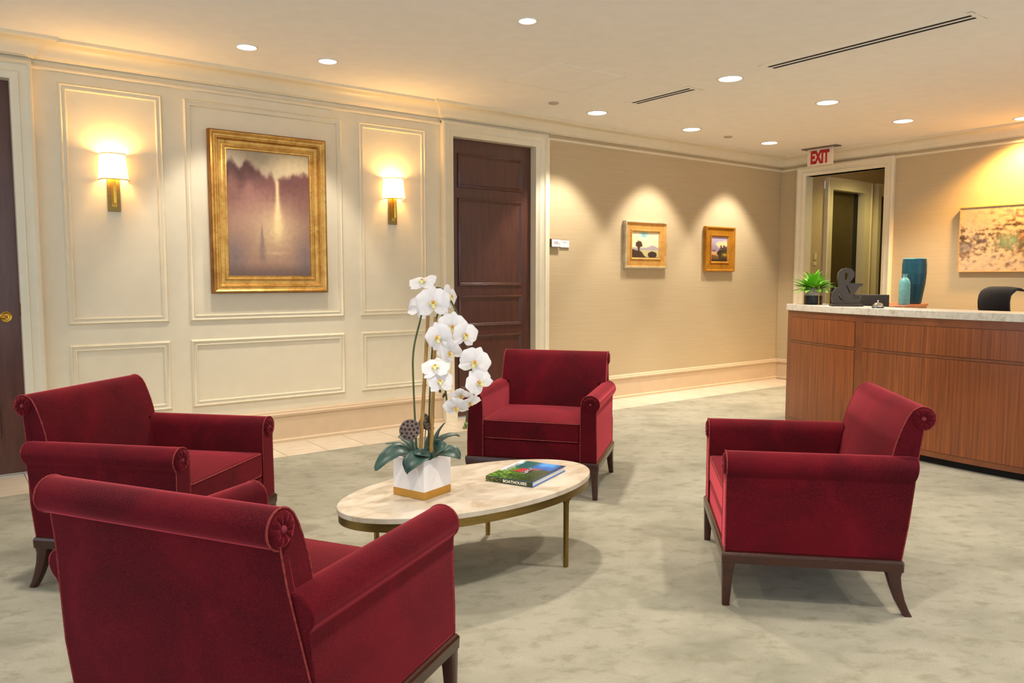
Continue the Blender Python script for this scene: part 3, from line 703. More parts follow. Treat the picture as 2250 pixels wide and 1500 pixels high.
    for X in xs:
        b = 0.010 * (1 - (X / W) ** 2); ring_ = []
        for k, (y, z) in enumerate(full):
            if abs(X) > 0.2963 and z < 0.592: y, z = (full[3] if k < 3 else full[-3])
            ring_.append((X, y + (b if k < 9 else 0), z))
        rings.append(ring_)
    bk = obj('backrest', MB().loft(rings), 'velvet', t, angle=40)
    bme = bk.data; bm = bmesh.new(); bm.from_mesh(bme); bmesh.ops.remove_doubles(bm, verts=bm.verts, dist=1e-5); bmesh.ops.recalc_face_normals(bm, faces=bm.faces); bm.to_mesh(bme); bm.free()
    bme.shade_smooth(); bme.set_sharp_from_angle(angle=math.radians(45))
    for s in (1, -1):
        obj('piping', MB().tube([(s * (W - 0.001), y, z) for y, z in prof[:19]], 0.0027, 6), 'velvet_piping', bk)
        obj('rosette', rosette(0.040, 0.010), 'velvet', bk, loc=(s * W, RC[0], RC[1]), rot=(0, 0, s * PI / 2))
        obj('button', button(0.009), 'button_velvet', bk, loc=(s * (W + 0.005), RC[0], RC[1]), rot=(0, 0, s * PI / 2))
    zz = [0.212, 0.35, 0.5, 0.62, 0.712]
    def hw(z): return 0.388 - 0.042 * sm(0.3, 0.7, z)
    mb = MB().loft([[(-hw(z), yb(z) + 0.02, z), (hw(z), yb(z) + 0.02, z), (hw(z), yb(z) - 0.006, z), (-hw(z), yb(z) - 0.006, z)] for z in zz])
    rp = obj('rear_panel', mb, 'velvet', t, bevel=0.004)
    for s in (1, -1):
        obj('piping', MB().tube([(s * hw(z), yb(z) - 0.005, z) for z in zz], 0.0024, 6), 'velvet_piping', rp)
    # wooden rail and legs
    mb = MB(); yf, yr = 0.022, -0.640
    mb.box(-0.400, 0.400, yf - 0.04, yf, 0.168, 0.216).box(-0.400, 0.400, yr, yr + 0.04, 0.168, 0.216).box(-0.400, -0.360, yr + 0.04, yf - 0.04, 0.168, 0.216).box(0.360, 0.400, yr + 0.04, yf - 0.04, 0.168, 0.216)
    mb = MB()
    def rect(x, y0_, y1_, z): return [(-x, y0_, z), (x, y0_, z), (x, y1_, z), (-x, y1_, z)]
    mb.loft([rect(0.400, yr, yf, 0.172), rect(0.402, yr - 0.001, yf + 0.001, 0.205), rect(0.394, yr + 0.006, yf - 0.006, 0.217), rect(0.36, yr + 0.04, yf - 0.04, 0.217), rect(0.36, yr + 0.04, yf - 0.04, 0.172), rect(0.400, yr, yf, 0.172)], False, False)
    obj('seat_rail', mb, 'chair_wood', t, bevel=0.006, seg=3)
    for s in (1, -1):
        mb = MB(); ellipse_leg(mb, [(s * 0.372, -0.006, 0.205, 0.028, 0.028), (s * 0.3725, -0.005, 0.17, 0.028, 0.027), (s * 0.375, -0.002, 0.155, 0.024, 0.024), (s * 0.3775, 0.0, 0.12, 0.0205, 0.0205), (s * 0.380, 0.003, 0.0, 0.0145, 0.0145)])
        obj('leg', mb, 'chair_wood', t)
        mb = MB(); ellipse_leg(mb, [(s * 0.372, -0.610, 0.205, 0.028, 0.029), (s * 0.3725, -0.607, 0.17, 0.028, 0.031), (s * 0.374, -0.608, 0.150, 0.024, 0.026), (s * 0.376, -0.616, 0.11, 0.021, 0.022), (s * 0.378, -0.632, 0.06, 0.018, 0.019), (s * 0.379, -0.648, 0.025, 0.016, 0.017), (s * 0.380, -0.662, 0.0, 0.0145, 0.016)])
        obj('leg', mb, 'chair_wood', t)
    return t
ch0 = make_chair('burgundy velvet armchair with its back to the panelled painting wall door, by the wall end of the oval table')
SPOTS = [
    (2.694, 2.097, 44.2, 'burgundy velvet armchair standing alone before the reception desk'),
    (2.755, 3.486, 127.8, 'burgundy velvet armchair in front of the tall panelled door, seat facing the oval table'),
    (1.004, 3.429, -137.5, 'burgundy velvet armchair beneath the left wall sconce, in front of the brass lever door'),
    (0.987, 2.204, -59.5, 'burgundy velvet armchair with one arm nearly touching the end of the oval table')]
SPOTS[2] = SPOTS[2][:3] + ('burgundy velvet armchair in front of the panelled wall, beside the door with the brass lever',)
for i, (x, y, a, lab) in enumerate(SPOTS):
    c = ch0 if i == 0 else copy_tree(ch0)
    c.location = (x, y, 0.0); c.rotation_euler = (0, 0, math.radians(a)); c['label'] = lab

# ------------------------------------------------------------------ oval coffee table
tb = thing('coffee_table', 'low oval coffee table with cream stone top and brass rim on thin legs', 'coffee table', (1.868, 2.770, 0), math.radians(2.75))
A_, B_ = 0.640, 0.337; TZ = 0.362
def ell(a, b, z, n=96): return [(a * math.cos(2 * PI * j / n), b * math.sin(2 * PI * j / n), z) for j in range(n)]
obj('tabletop', MB().loft([ell(A_ - 0.002, B_ - 0.002, TZ - 0.022), ell(A_, B_, TZ - 0.020), ell(A_, B_, TZ - 0.002), ell(A_ - 0.002, B_ - 0.002, TZ)]), 'marble_top', tb, angle=30)
obj('rim_band', MB().loft([ell(A_ - 0.006, B_ - 0.006, TZ - 0.056), ell(A_ - 0.006, B_ - 0.006, TZ - 0.0215), ell(A_ - 0.02, B_ - 0.02, TZ - 0.0215), ell(A_ - 0.02, B_ - 0.02, TZ - 0.056), ell(A_ - 0.006, B_ - 0.006, TZ - 0.056)], False, False), 'antique_brass', tb, angle=30)
for sx in (1, -1):
    for sy in (1, -1):
        mb = MB(); cx, cy = (0.295 if sx > 0 else -0.335), sy * (0.280 if sx > 0 else 0.272)
        st = [(0.03, 0.008, TZ - 0.054), (0.022, 0.008, TZ - 0.058), (0.013, 0.008, TZ - 0.066), (0.009, 0.008, TZ - 0.08), (0.0085, 0.0075, 0.0)]
        mb.loft([[(cx - a, cy - b, z), (cx + a, cy - b, z), (cx + a, cy + b, z), (cx - a, cy + b, z)] for a, b, z in st])
        obj('leg', mb, 'antique_brass', tb)

# ------------------------------------------------------------------ book
bk = thing('book', 'hardcover picture book titled BOATHOUSES lying on the oval table', 'book', (2.046, 2.577, TZ), math.radians(23.8))
BL, BWd, BT = 0.332, 0.237, 0.024
def cover_col(u, v):
    n1 = fb(u * 8, v * 6, 21.0) * 0.6; n2 = fb(u * 26, v * 20, 22.0) * 0.6
    c = mixc((40, 70, 30), (120, 160, 60), sm(-0.2, 0.5, n2 + 0.5 * n1 + 0.6 * (v - 0.55)))
    c = mixc(c, (30, 48, 26), sm(0.45, 0.1, v) * 0.75)
    c = mixc(c, (26, 92, 90), sm(0.5, 0.66, u) * sm(0.42, 0.6, v))
    c = mixc(c, (18, 96, 190), sm(0.52, 0.72, u + 0.08 * n1) * sm(0.62, 0.45, v))
    c = mixc(c, (90, 170, 230), sm(0.72, 0.9, u + 0.2 * n1) * sm(0.6, 0.4, v) * sm(0.05, 0.25, v) * 0.8)
    c = mixc(c, (14, 40, 60), sm(0.5, 0.7, u) * sm(0.12, 0.02, v + 0.05 * n1))
    c = mixc(c, (226, 228, 232), sm(0.80, 0.92, v + 0.06 * n1) * sm(0.30, 0.42, u))
    h = max(abs(u - 0.50) / 0.11, abs(v - 0.60 + 0.3 * (u - 0.5)) / 0.10)
    c = mixc(c, (176, 52, 62), sm(1.1, 0.8, h + 0.3 * n2))
    c = mixc(c, (60, 34, 44), sm(1.1, 0.8, max(abs(u - 0.48) / 0.12, abs(v - 0.44) / 0.07)))
    c = mixc(c, (214, 218, 230), sm(1.0, 0.6, max(abs(u - 0.5) / 0.2, abs(v - 0.47 + 0.2 * n2) / 0.022)))
    c = mixc(c, (158, 84, 96), sm(1.1, 0.7, max(abs(u - 0.62) / 0.07, abs(v - 0.38) / 0.1)) * 0.7)
    c = mixc(c, (196, 200, 60), sm(0.3, 0.6, n2) * sm(0.25, 0.0, u) * sm(0.5, 0.8, v) * 0.8)
    return c
def spine_col(u, v):
    n2 = fb(u * 30, v * 6, 23.0) * 0.6
    return mixc(mixc((34, 46, 24), (60, 74, 34), sm(-0.3, 0.5, n2)), (186, 184, 66), sm(0.5, 0.0, u) * sm(-0.1, 0.4, n2) * 0.9 if u < 0.42 else 0)
obj('page_block', MB().box(0.004, BL - 0.006, 0.004, BWd - 0.004, 0.003, BT - 0.003), 'page_white', bk, angle=0)
cv = obj('cover', MB().box(0, BL, 0, BWd, 0, 0.0032).box(0, BL, 0, BWd, BT - 0.0032, BT).box(-0.002, 0.003, 0, BWd, 0, BT), 'book_blue', bk, bevel=0.0008)
obj('cover_print', art_mesh(90, 66, lambda u, v: (-0.001 + u * (BL + 0.001), v * BWd, BT + 0.0004), cover_col), 'book_art', cv)
obj('spine_print', art_mesh(70, 8, lambda u, v: (-0.0025, BWd - u * BWd, v * BT), spine_col), 'book_art', cv)
tm = fit_mesh(text_mesh('BOATHOUSES', 0.02, 0.0002, 0.0003), 0, 0.118, 0, 0.0125); tm.transform(Matrix(((0, 0, -1, -0.0030), (-1, 0, 0, BWd - 0.090), (0, 1, 0, 0.0058), (0, 0, 0, 1))))
obj('lettering', tm, 'book_text_white', cv)
tm = fit_mesh(text_mesh('BOATHOUSES', 0.03, 0.0002), 0, 0.15, 0, 0.02); tm.transform(Matrix.Translation((0.12, BWd - 0.034, BT + 0.0008)))
obj('lettering', tm, 'book_text_grey', cv)

# ------------------------------------------------------------------ potted orchid
PC = Vector((1.6225, 2.797, TZ)); VR = Vector((0.7999, -0.6001, 0)); VF = Vector((0.6001, 0.7999, 0))
orch = thing('potted_orchid', 'white orchid with bamboo stakes in a white and gold square planter on the oval table', 'potted plant', PC)
orch_q = []
def V3(u, h, w=0.0):
    """u metres to the right, h metres above the table, w metres towards the seating side"""
    return VR * u - VF * w + Vector((0, 0, h))
a0 = math.radians(18.3)
hw_ = 0.087; ph = 0.166
def sq(r, z, ro=0.006):
    pts = []
    for cx, cy, a in ((r - ro, r - ro, 0), (-r + ro, r - ro, 90), (-r + ro, -r + ro, 180), (r - ro, -r + ro, 270)):
        for q in range(4):
            b = math.radians(a + q * 30); X, Y = cx + ro * math.cos(b), cy + ro * math.sin(b)
            pts.append((X * math.cos(a0) - Y * math.sin(a0), X * math.sin(a0) + Y * math.cos(a0), z))
    return pts
po = obj('pot', MB().loft([sq(hw_, 0.033), sq(hw_, ph - 0.002), sq(hw_ - 0.002, ph), sq(hw_ - 0.007, ph), sq(hw_ - 0.009, ph - 0.003), sq(hw_ - 0.009, 0.12)], True, False), 'planter_white', orch)
obj('gold_band', MB().loft([sq(hw_ - 0.001, 0.0), sq(hw_ + 0.0005, 0.002), sq(hw_ + 0.0005, 0.033), sq(hw_ - 0.001, 0.034)]), 'planter_gold', po)
sb = MB(); g = 12; vs = []
for j in range(g + 1):
    for i in range(g + 1):
        X, Y = (-1 + 2 * i / g) * 0.078, (-1 + 2 * j / g) * 0.078
        vs.append((X * math.cos(a0) - Y * math.sin(a0), X * math.sin(a0) + Y * math.cos(a0), 0.142 + 0.012 * random.random()))
sb.add(vs, [(j * (g + 1) + i, j * (g + 1) + i + 1, (j + 1) * (g + 1) + i + 1, (j + 1) * (g + 1) + i) for j in range(g) for i in range(g)])
obj('soil', sb, 'soil', po)
def smooth_path(pts, n=10):
    P = [Vector(p) for p in pts]; out_ = []
    for i in range(len(P) - 1):
        p0, p1, p2, p3 = P[max(i - 1, 0)], P[i], P[i + 1], P[min(i + 2, len(P) - 1)]
        for k in range(n):
            t_ = k / n
            out_.append(0.5 * ((2 * p1) + (-p0 + p2) * t_ + (2 * p0 - 5 * p1 + 4 * p2 - p3) * t_ ** 2 + (-p0 + 3 * p1 - 3 * p2 + p3) * t_ ** 3))
    out_.append(P[-1]); return out_
# pixel free layout: (u, h) read in metres about the pot centre
def stake(b, t_, name='bamboo_stake'):
    b, t_ = Vector(b), Vector(t_); L = (t_ - b).length; pts = []; rs = []
    nodes = [0.02, 0.30, 0.52, 0.80]
    for k in range(41):
        f = k / 40; pts.append(b.lerp(t_, f)); r = 0.0088 - 0.0016 * f
        for nd in nodes:
            if abs(f - nd) < 0.013: r *= 1.16
        rs.append(r)
    obj(name, MB().tube(pts, rs, 10), 'bamboo', orch)
stake(V3(-0.008, 0.13, 0.01), V3(0.031, 0.752, 0.0))
stake(V3(0.036, 0.13, -0.015), V3(0.060, 0.746, -0.02))
obj('flower_stem', MB().tube(smooth_path([V3(-0.018, 0.13, 0.02), V3(-0.030, 0.45, 0.02), V3(-0.030, 0.60, 0.015), V3(-0.004, 0.72, 0.01), V3(0.030, 0.84, 0.0), V3(0.095, 0.86, 0.02), V3(0.165, 0.74, 0.04), V3(0.205, 0.60, 0.05), V3(0.213, 0.48, 0.05), V3(0.196, 0.36, 0.05), V3(0.19, 0.285, 0.05)], 8), 0.0042, 8), 'stem_green', orch)
obj('flower_stem', MB().tube(smooth_path([V3(0.022, 0.13, -0.03), V3(0.034, 0.45, -0.03), V3(0.050, 0.66, -0.03), V3(0.072, 0.76, -0.01), V3(0.098, 0.735, 0.02), V3(0.10, 0.60, 0.03), V3(0.098, 0.50, 0.035), V3(0.108, 0.42, 0.04), V3(0.112, 0.365, 0.04)], 8), 0.0040, 8), 'stem_green', orch)
# flowers: shared petal meshes
def petal_mesh(L, W, cup, tipw=0.9, base=0.25):
    nu, nv = 8, 6; vs = []
    for i in range(nu + 1):
        t_ = i / nu; wd = W * (base + (1 - base) * math.sin(PI * min(1, t_ * 0.92 + 0.04)) ** tipw) * (1 if t_ < 0.97 else 0.75) * (1 - 0.55 * sm(0.75, 1.0, t_))
        for j in range(nv + 1):
            s_ = -1 + 2 * j / nv
            vs.append((s_ * wd, t_ * L, cup * (t_ * (1 - t_) * 1.6) - 0.18 * wd * s_ * s_ * (1 if cup >= 0 else -1) + 0.03 * L * math.sin(3 * t_ + 2 * s_)))
    fs = [(i * (nv + 1) + j, i * (nv + 1) + j + 1, (i + 1) * (nv + 1) + j + 1, (i + 1) * (nv + 1) + j) for i in range(nu) for j in range(nv)]
    return MB().add(vs, fs).mesh('petal', 60)
PM = petal_mesh(0.057, 0.036, 0.008, 0.75, 0.22); SM = petal_mesh(0.056, 0.0205, 0.006, 0.8, 0.3)
lm = MB()
lm.tube([(0, 0.0, 0.002), (0, -0.010, 0.014), (0, -0.022, 0.016), (0, -0.030, 0.010)], [0.006, 0.0085, 0.007, 0.002], 8)
for s_ in (1, -1): lm.tube([(0, -0.004, 0.004), (s_ * 0.010, -0.004, 0.014), (s_ * 0.011, 0.004, 0.020)], [0.004, 0.007, 0.002], 8)
[lm.v.__setitem__(i, tuple(q * 0.78 for q in p)) for i, p in enumerate(lm.v)]
LM = lm.mesh('lip'); CM = MB().tube([(0, 0.004, 0.0), (0, 0.003, 0.012), (0, -0.002, 0.018)], [0.004, 0.0048, 0.003], 8).mesh('column')
def flower(u, h, w_, yaw, pitch, roll, s_=1.0, stem_to=None):
    """yaw turns the face right, pitch lifts it, roll spins it"""
    e = bpy.data.objects.new('flower', None); COL.objects.link(e); e.parent = orch; e.empty_display_size = 0.02
    z = (-VF * math.cos(yaw) + VR * math.sin(yaw)) * math.cos(pitch) + Vector((0, 0, math.sin(pitch))); z.normalize()
    y = (Vector((0, 0, 1)) - z * z.z); y = y.normalized() if y.length > 1e-4 else VF.copy(); x = y.cross(z)
    M = Matrix((x, y, z)).transposed() @ Matrix.Rotation(roll, 3, 'Z')
    e.rotation_euler = M.to_euler(); e.location = V3(u, h + 0.018, w_); s_ *= 1.14; e.scale = (s_, s_, s_)
    for ang, me, tilt in ((0, SM, -0.10), (128, SM, -0.08), (-128, SM, -0.08), (68, PM, 0.05), (-68, PM, 0.05)):
        p = obj('petal', me, 'petal', e)
        p.rotation_euler = (Matrix.Rotation(math.radians(-ang), 3, 'Z') @ Matrix.Rotation(tilt + random.uniform(-.12, .12), 3, 'X')).to_euler()
        p.location = (0, 0, 0.001 if me is PM else -0.001)
    obj('lip', LM, 'lip_yellow', e); obj('column', CM, 'lip_orange', e)
FL = [  # u, h, w, yaw, pitch, roll, size
    (0.012, 0.870, 0.01, -0.35, 1.00, 0.25, 0.95), (0.060, 0.790, 0.07, 0.10, 0.10, 0.05, 1.12), (0.122, 0.815, 0.03, 1.05, 0.10, -0.5, 0.85),
    (-0.012, 0.765, -0.03, 2.7, 0.0, 0.3, 0.85), (0.083, 0.650, 0.085, -0.45, -0.05, 0.35, 1.02), (0.136, 0.692, 0.06, 0.15, -0.05, -0.15, 0.98),
    (0.188, 0.658, 0.075, 0.55, 0.05, -0.15, 0.92), (0.130, 0.588, 0.085, -0.2, -0.45, 0.5, 0.88), (0.070, 0.523, 0.075, -0.35, 0.85, 0.25, 1.0),
    (0.088, 0.468, 0.085, 0.1, 0.45, 0.10, 0.85), (0.228, 0.548, 0.085, 0.15, -0.05, -0.4, 1.05), (0.246, 0.466, 0.085, 0.2, 0.0, 0.7, 0.92),
    (0.172, 0.412, 0.075, -0.1, -1.0, 0.0, 0.85), (0.152, 0.362, 0.085, 0.0, -0.55, 0.25, 0.85), (0.206, 0.380, 0.07, 0.5, -0.85, -0.3, 0.78)]
for f_ in FL: flower(*f_)
for u, h, m_, r in ((0.083, 0.442, 'bud_dark', 0.006), (0.102, 0.428, 'bud_dark', 0.006), (0.097, 0.420, 'bud_dark', 0.005), (0.190, 0.305, 'bud_green', 0.009), (0.182, 0.290, 'bud_green', 0.007)):
    obj('bud', MB().lathe([(r * 0.2, -r * 1.2), (r * 0.8, -r * 0.6), (r, 0.1 * r), (r * 0.7, r * 0.8), (r * 0.2, r * 1.3)], 10), m_, orch, loc=V3(u, h, 0.05))
def leaf(pts, wmax, mat='orchid_leaf', fold=0.35, tilt=0.0, name='leaf', parent=None):
    P = smooth_path(pts, 6); N = len(P); vs = []; nv = 6
    for i, p in enumerate(P):
        d = (P[min(i + 1, N - 1)] - P[max(i - 1, 0)]).normalized(); side = d.cross(Vector((0, 0, 1)))
        side = side.normalized() if side.length > 1e-4 else VR.copy(); upv = side.cross(d)
        side, upv = side * math.cos(tilt) + upv * math.sin(tilt), upv * math.cos(tilt) - side * math.sin(tilt)
        t_ = i / (N - 1); wd = wmax * (0.22 + 0.78 * math.sin(PI * min(1.0, 0.12 + 0.80 * t_)) ** 0.9) * max(0.05, math.sqrt(max(0.0, 1 - t_ ** 9)))
        for j in range(nv + 1):
            s_ = -1 + 2 * j / nv; vs.append(p + side * (s_ * wd) + upv * (fold * wd * (s_ * s_)))
    fs = [(i * (nv + 1) + j, i * (nv + 1) + j + 1, (i + 1) * (nv + 1) + j + 1, (i + 1) * (nv + 1) + j) for i in range(N - 1) for j in range(nv)]
    o = obj(name, MB().add(vs, fs), mat, parent or orch, angle=60)
    md = o.modifiers.new('solid', 'SOLIDIFY'); md.thickness = 0.0022; md.offset = 0
    return o
leaf([V3(-0.02, 0.155, 0.03), V3(-0.075, 0.195, 0.06), V3(-0.130, 0.175, 0.10), V3(-0.178, 0.125, 0.12)], 0.036, tilt=0.5)
leaf([V3(-0.02, 0.15, 0.0), V3(-0.05, 0.20, -0.02), V3(-0.085, 0.225, -0.03), V3(-0.105, 0.235, -0.03)], 0.024, tilt=0.2)
leaf([V3(-0.02, 0.15, 0.01), V3(-0.08, 0.205, 0.0), V3(-0.155, 0.210, 0.0)], 0.012, tilt=0.0)
leaf([V3(0.035, 0.165, 0.05), V3(0.005, 0.175, 0.10), V3(-0.030, 0.150, 0.13), V3(-0.045, 0.115, 0.135)], 0.044, tilt=0.35)
leaf([V3(0.05, 0.17, 0.06), V3(0.010, 0.188, 0.085), V3(-0.022, 0.192, 0.10)], 0.024, tilt=0.5)
leaf([V3(0.035, 0.15, 0.03), V3(0.060, 0.175, 0.06), V3(0.085, 0.215, 0.07), V3(0.100, 0.232, 0.06)], 0.042, tilt=-0.7)
leaf([V3(0.040, 0.155, 0.03), V3(0.09, 0.185, 0.06), V3(0.14, 0.185, 0.08), V3(0.168, 0.165, 0.08)], 0.036, tilt=-0.45)
leaf([V3(0.03, 0.15, -0.03), V3(0.07, 0.205, -0.07), V3(0.12, 0.225, -0.10), V3(0.155, 0.218, -0.11)], 0.026)
leaf([V3(0.03, 0.15, -0.04), V3(0.06, 0.235, -0.08), V3(0.092, 0.285, -0.09)], 0.013)
leaf([V3(0.01, 0.15, -0.03), V3(0.03, 0.23, -0.05), V3(0.05, 0.27, -0.05)], 0.016)
# dried lotus pods
def pod(c, axis, r, name='lotus_pod'):
    axis = Vector(axis).normalized(); M = axis.to_track_quat('Z', 'Y').to_matrix().to_4x4(); M.translation = Vector(c)
    p = obj(name, MB().lathe([(0.004, -r * 1.2), (r * 0.35, -r * 0.85), (r * 0.85, -r * 0.3), (r * 1.0, 0), (r * 0.97, r * 0.06), (r * 0.5, r * 0.12), (0.001, r * 0.13)], 28), 'pod_brown', orch)
    p.matrix_local = M
    spots = [(0, 0)] + [(0.42 * math.cos(2 * PI * k / 6), 0.42 * math.sin(2 * PI * k / 6)) for k in range(6)] + [(0.76 * math.cos(2 * PI * k / 11 + .2), 0.76 * math.sin(2 * PI * k / 11 + .2)) for k in range(11)]
    for a, b in spots:
        h_ = obj('seed_hole', POD_H, 'pod_hole', p); h_.location = (a * r, b * r, r * (0.146 - 0.02 * math.hypot(a, b) if math.hypot(a, b) < 0.5 else 0.136 - 0.128 * (math.hypot(a, b) - 0.5))); h_.scale = (r, r, r)
POD_H = MB().lathe([(0.001, 0.002), (0.105, 0.004), (0.115, -0.02)], 12).mesh('seed_hole')
pod(V3(-0.041, 0.284, 0.07), V3(-0.12, 0.42, 0.9), 0.045)
obj('pod_stem', MB().tube(smooth_path([V3(-0.035, 0.24, 0.045), V3(-0.034, 0.20, 0.03), V3(-0.026, 0.14, 0.02)], 5), 0.002, 6), 'pod_brown', orch)
pod(V3(0.020, 0.300, -0.02), V3(0.9, 0.3, 0.2), 0.038)
obj('pod_stem', MB().tube(smooth_path([V3(0.014, 0.27, -0.02), V3(0.010, 0.20, -0.01), V3(0.004, 0.14, 0.0)], 5), 0.002, 6), 'pod_brown', orch)

# ------------------------------------------------------------------ reception desk
DX, DY, DR = 9.32, 2.0, 3.94
def arc(y, off=0.0):
    """point on the desk front at world y, moved inward by off"""
    a = math.asin((y - DY) / DR); r = DR - off
    return (DX - r * math.cos(a), DY + r * math.sin(a))
def arc_slab(mb, ya, yb_, o0, o1, z0, z1, n=24):
    rings = []
    for i in range(n + 1):
        y = ya + (yb_ - ya) * i / n; p, q = arc(y, o0), arc(y, o1)
        rings.append([(p[0], p[1], z0), (p[0], p[1], z1), (q[0], q[1], z1), (q[0], q[1], z0)])
    return mb.loft(rings)
YA, YB = 0.148, 3.852
dk = thing('reception_desk', 'curved mahogany reception desk with inset grooved panels', 'reception desk', (5.9, 2.0, 0), world=True)
obj('carcass', arc_slab(MB(), YA, YB, 0.0, 0.03, 0.052, 0.997), 'desk_frame_wood', dk, angle=20)
obj('toe_kick', arc_slab(MB(), YA + 0.04, YB - 0.04, 0.045, 0.09, 0.0, 0.054), 'dark_slot', dk, angle=20)
for yy in (YA, YB - 0.03):
    p = arc(yy + 0.015, 0.03); obj('end_panel', MB().box(p[0] - 0.01, p[0] + 0.42, yy, yy + 0.03, 0.0, 0.997), 'desk_frame_wood', dk, angle=0)
obj('work_surface', arc_slab(MB(), YA + 0.03, YB - 0.03, 0.03, 0.62, 0.70, 0.74), 'desk_frame_wood', dk, angle=20)
for a, b in ((3.795, 3.075), (3.000, 1.000), (0.925, 0.205)):
    obj('upper_panel', arc_slab(MB(), b, a, -0.0022, 0.004, 0.752, 0.942), 'desk_wood', dk, angle=20)
    obj('lower_panel', arc_slab(MB(), b, a, -0.0022, 0.004, 0.092, 0.728), 'desk_wood', dk, angle=20)
    gm = MB(); g_ = 0.0028
    for z0_, z1_ in ((0.752, 0.942), (0.092, 0.728)):
        arc_slab(gm, b - g_, a + g_, -0.0006, 0.003, z0_ - g_, z0_ - 0.0002); arc_slab(gm, b - g_, a + g_, -0.0006, 0.003, z1_ + 0.0002, z1_ + g_)
        for yy in (b - g_, a): arc_slab(gm, yy, yy + g_, -0.0006, 0.003, z0_, z1_, 1)
    obj('panel_groove', gm, 'chair_wood', dk, angle=20)
ct = obj('counter_top', arc_slab(MB(), YA - 0.012, YB + 0.012, -0.012, 0.33, 0.998, 1.050), 'counter_stone', bevel=0.003, angle=20)
tag(ct, 'pale stone counter slab along the top of the curved reception desk', 'countertop')
CZ = 1.050
def on_counter(y, off): p = arc(y, off); return (p[0], p[1], CZ)

# succulent in a two tone pot
sp = thing('potted_succulent', 'spiky bright green plant in a grey and black cylinder pot on the counter', 'potted plant', (5.895, 3.655, CZ))
pp = obj('pot', MB().lathe([(0.072, 0.0), (0.073, 0.004), (0.073, 0.076)], 32), 'black_plastic', sp)
obj('marbled_rim', MB().lathe([(0.073, 0.076), (0.073, 0.138), (0.066, 0.138), (0.064, 0.11), (0.001, 0.112)], 32, cap0=False, cap1=False), 'pot_marble', pp)
def blade(L, W):
    vs = []; n = 6
    for i in range(n + 1):
        t_ = i / n; wd = W * math.sin(PI * (0.12 + 0.86 * t_)) ** 0.8
        for s_ in (-1, 0, 1): vs.append((s_ * wd, 0.02 * L * 0, t_ * L)) if s_ else vs.append((0, -0.35 * wd, t_ * L))
    vs = [(x, y - 0.35 * L * (z / L) ** 2, z) for x, y, z in vs]
    return MB().add(vs, [(i * 3 + j, i * 3 + j + 1, i * 3 + j + 4, i * 3 + j + 3) for i in range(n) for j in range(2)]).mesh('leaf', 60)
BLM = [blade(0.125, 0.015), blade(0.11, 0.016), blade(0.095, 0.015)]
for k in range(120):
    ring_ = k / 120.0; a = k * 2.39996; el = math.radians(84 - 70 * ring_ ** 0.9) + random.uniform(-.3, .3)
    o = obj('leaf', BLM[k % 3], 'succulent_leaf', sp)
    d = Vector((math.cos(a) * math.cos(el), math.sin(a) * math.cos(el), math.sin(el)))
    base_ = Vector((math.cos(a) * 0.055 * ring_, math.sin(a) * 0.055 * ring_, 0.128 + 0.05 * random.random() * (1 - ring_)))
    o.location = base_; o.rotation_euler = d.to_track_quat('Z', 'Y').to_euler(); s_ = random.uniform(0.9, 1.25); o.scale = (s_ * 1.15, s_, s_)
# black vase
bv = obj('black_vase', MB().lathe([(0.028, 0), (0.031, 0.01), (0.029, 0.05), (0.033, 0.09), (0.034, 0.12), (0.030, 0.142), (0.026, 0.146), (0.022, 0.142), (0.022, 0.13)], 28, cap1=False), 'black_gloss', loc=(5.895, 3.452, CZ))
tag(bv, 'small glossy black vase between the green plant and the ampersand', 'vase')
gb = obj('brass_rod', MB().tube([(0, 0, 0.0), (0, 0, 0.155)], 0.0035, 8).lathe([(0.010, 0), (0.010, 0.003)], 16), 'brass', loc=(5.815, 3.555, CZ))
tag(gb, 'thin upright brass rod beside the grey and black plant pot', 'rod')
# ampersand
am = thing('ampersand_ornament', 'dark metal ampersand ornament standing on a flat base on the counter', 'ornament', (5.72, 3.262, CZ), -0.80)
AMP = [(880, 125), (945, 140), (985, 190), (982, 245), (950, 300), (905, 342), (960, 345), (1105, 350), (1105, 378), (1055, 400), (1020, 455), (990, 500), (962, 545), (975, 580), (1005, 596), (1040, 585), (1065, 550), (1065, 525), (1000, 520), (1000, 512), (1105, 512), (1100, 535), (1085, 585), (1050, 640), (1000, 650), (720, 650), (688, 605), (678, 545), (690, 480), (730, 425), (785, 395), (768, 335), (755, 265), (765, 190), (810, 142)]
H1 = [(875, 178), (900, 205), (905, 250), (890, 300), (872, 318), (852, 290), (848, 235), (855, 195)]
H2 = [(760, 490), (775, 470), (795, 520), (840, 575), (862, 598), (815, 600), (775, 560)]
H3 = [(868, 370), (885, 372), (945, 490), (935, 505), (905, 460)]
cu = bpy.data.curves.new('ampersand', 'CURVE'); cu.dimensions = '2D'; cu.fill_mode = 'BOTH'; cu.extrude = 0.016; cu.bevel_depth = 0.0015
for loop in (AMP, H1, H2, H3):
    spn = cu.splines.new('POLY'); spn.points.add(len(loop) - 1); spn.use_cyclic_u = True
    for q, (X, Y) in zip(spn.points, loop): q.co = ((X - 890) / 6.818 * 0.00357, (652 - Y) / 6.818 * 0.00357 * 1.02, 0, 1)
tmp = bpy.data.objects.new('tmp', cu); COL.objects.link(tmp); dg = bpy.context.evaluated_depsgraph_get(); dg.update()
ame = bpy.data.meshes.new_from_object(tmp.evaluated_get(dg)); bpy.data.objects.remove(tmp); ame.materials.clear()
ame.transform(Matrix(((1, 0, 0, 0), (0, 0, -1, 0), (0, 1, 0, 0.016), (0, 0, 0, 1))))
obj('ampersand', ame, 'iron', am, loc=(0, 0, 0))
obj('base', MB().box(-0.120, 0.118, -0.045, 0.045, 0, 0.018), 'iron', am, bevel=0.004)
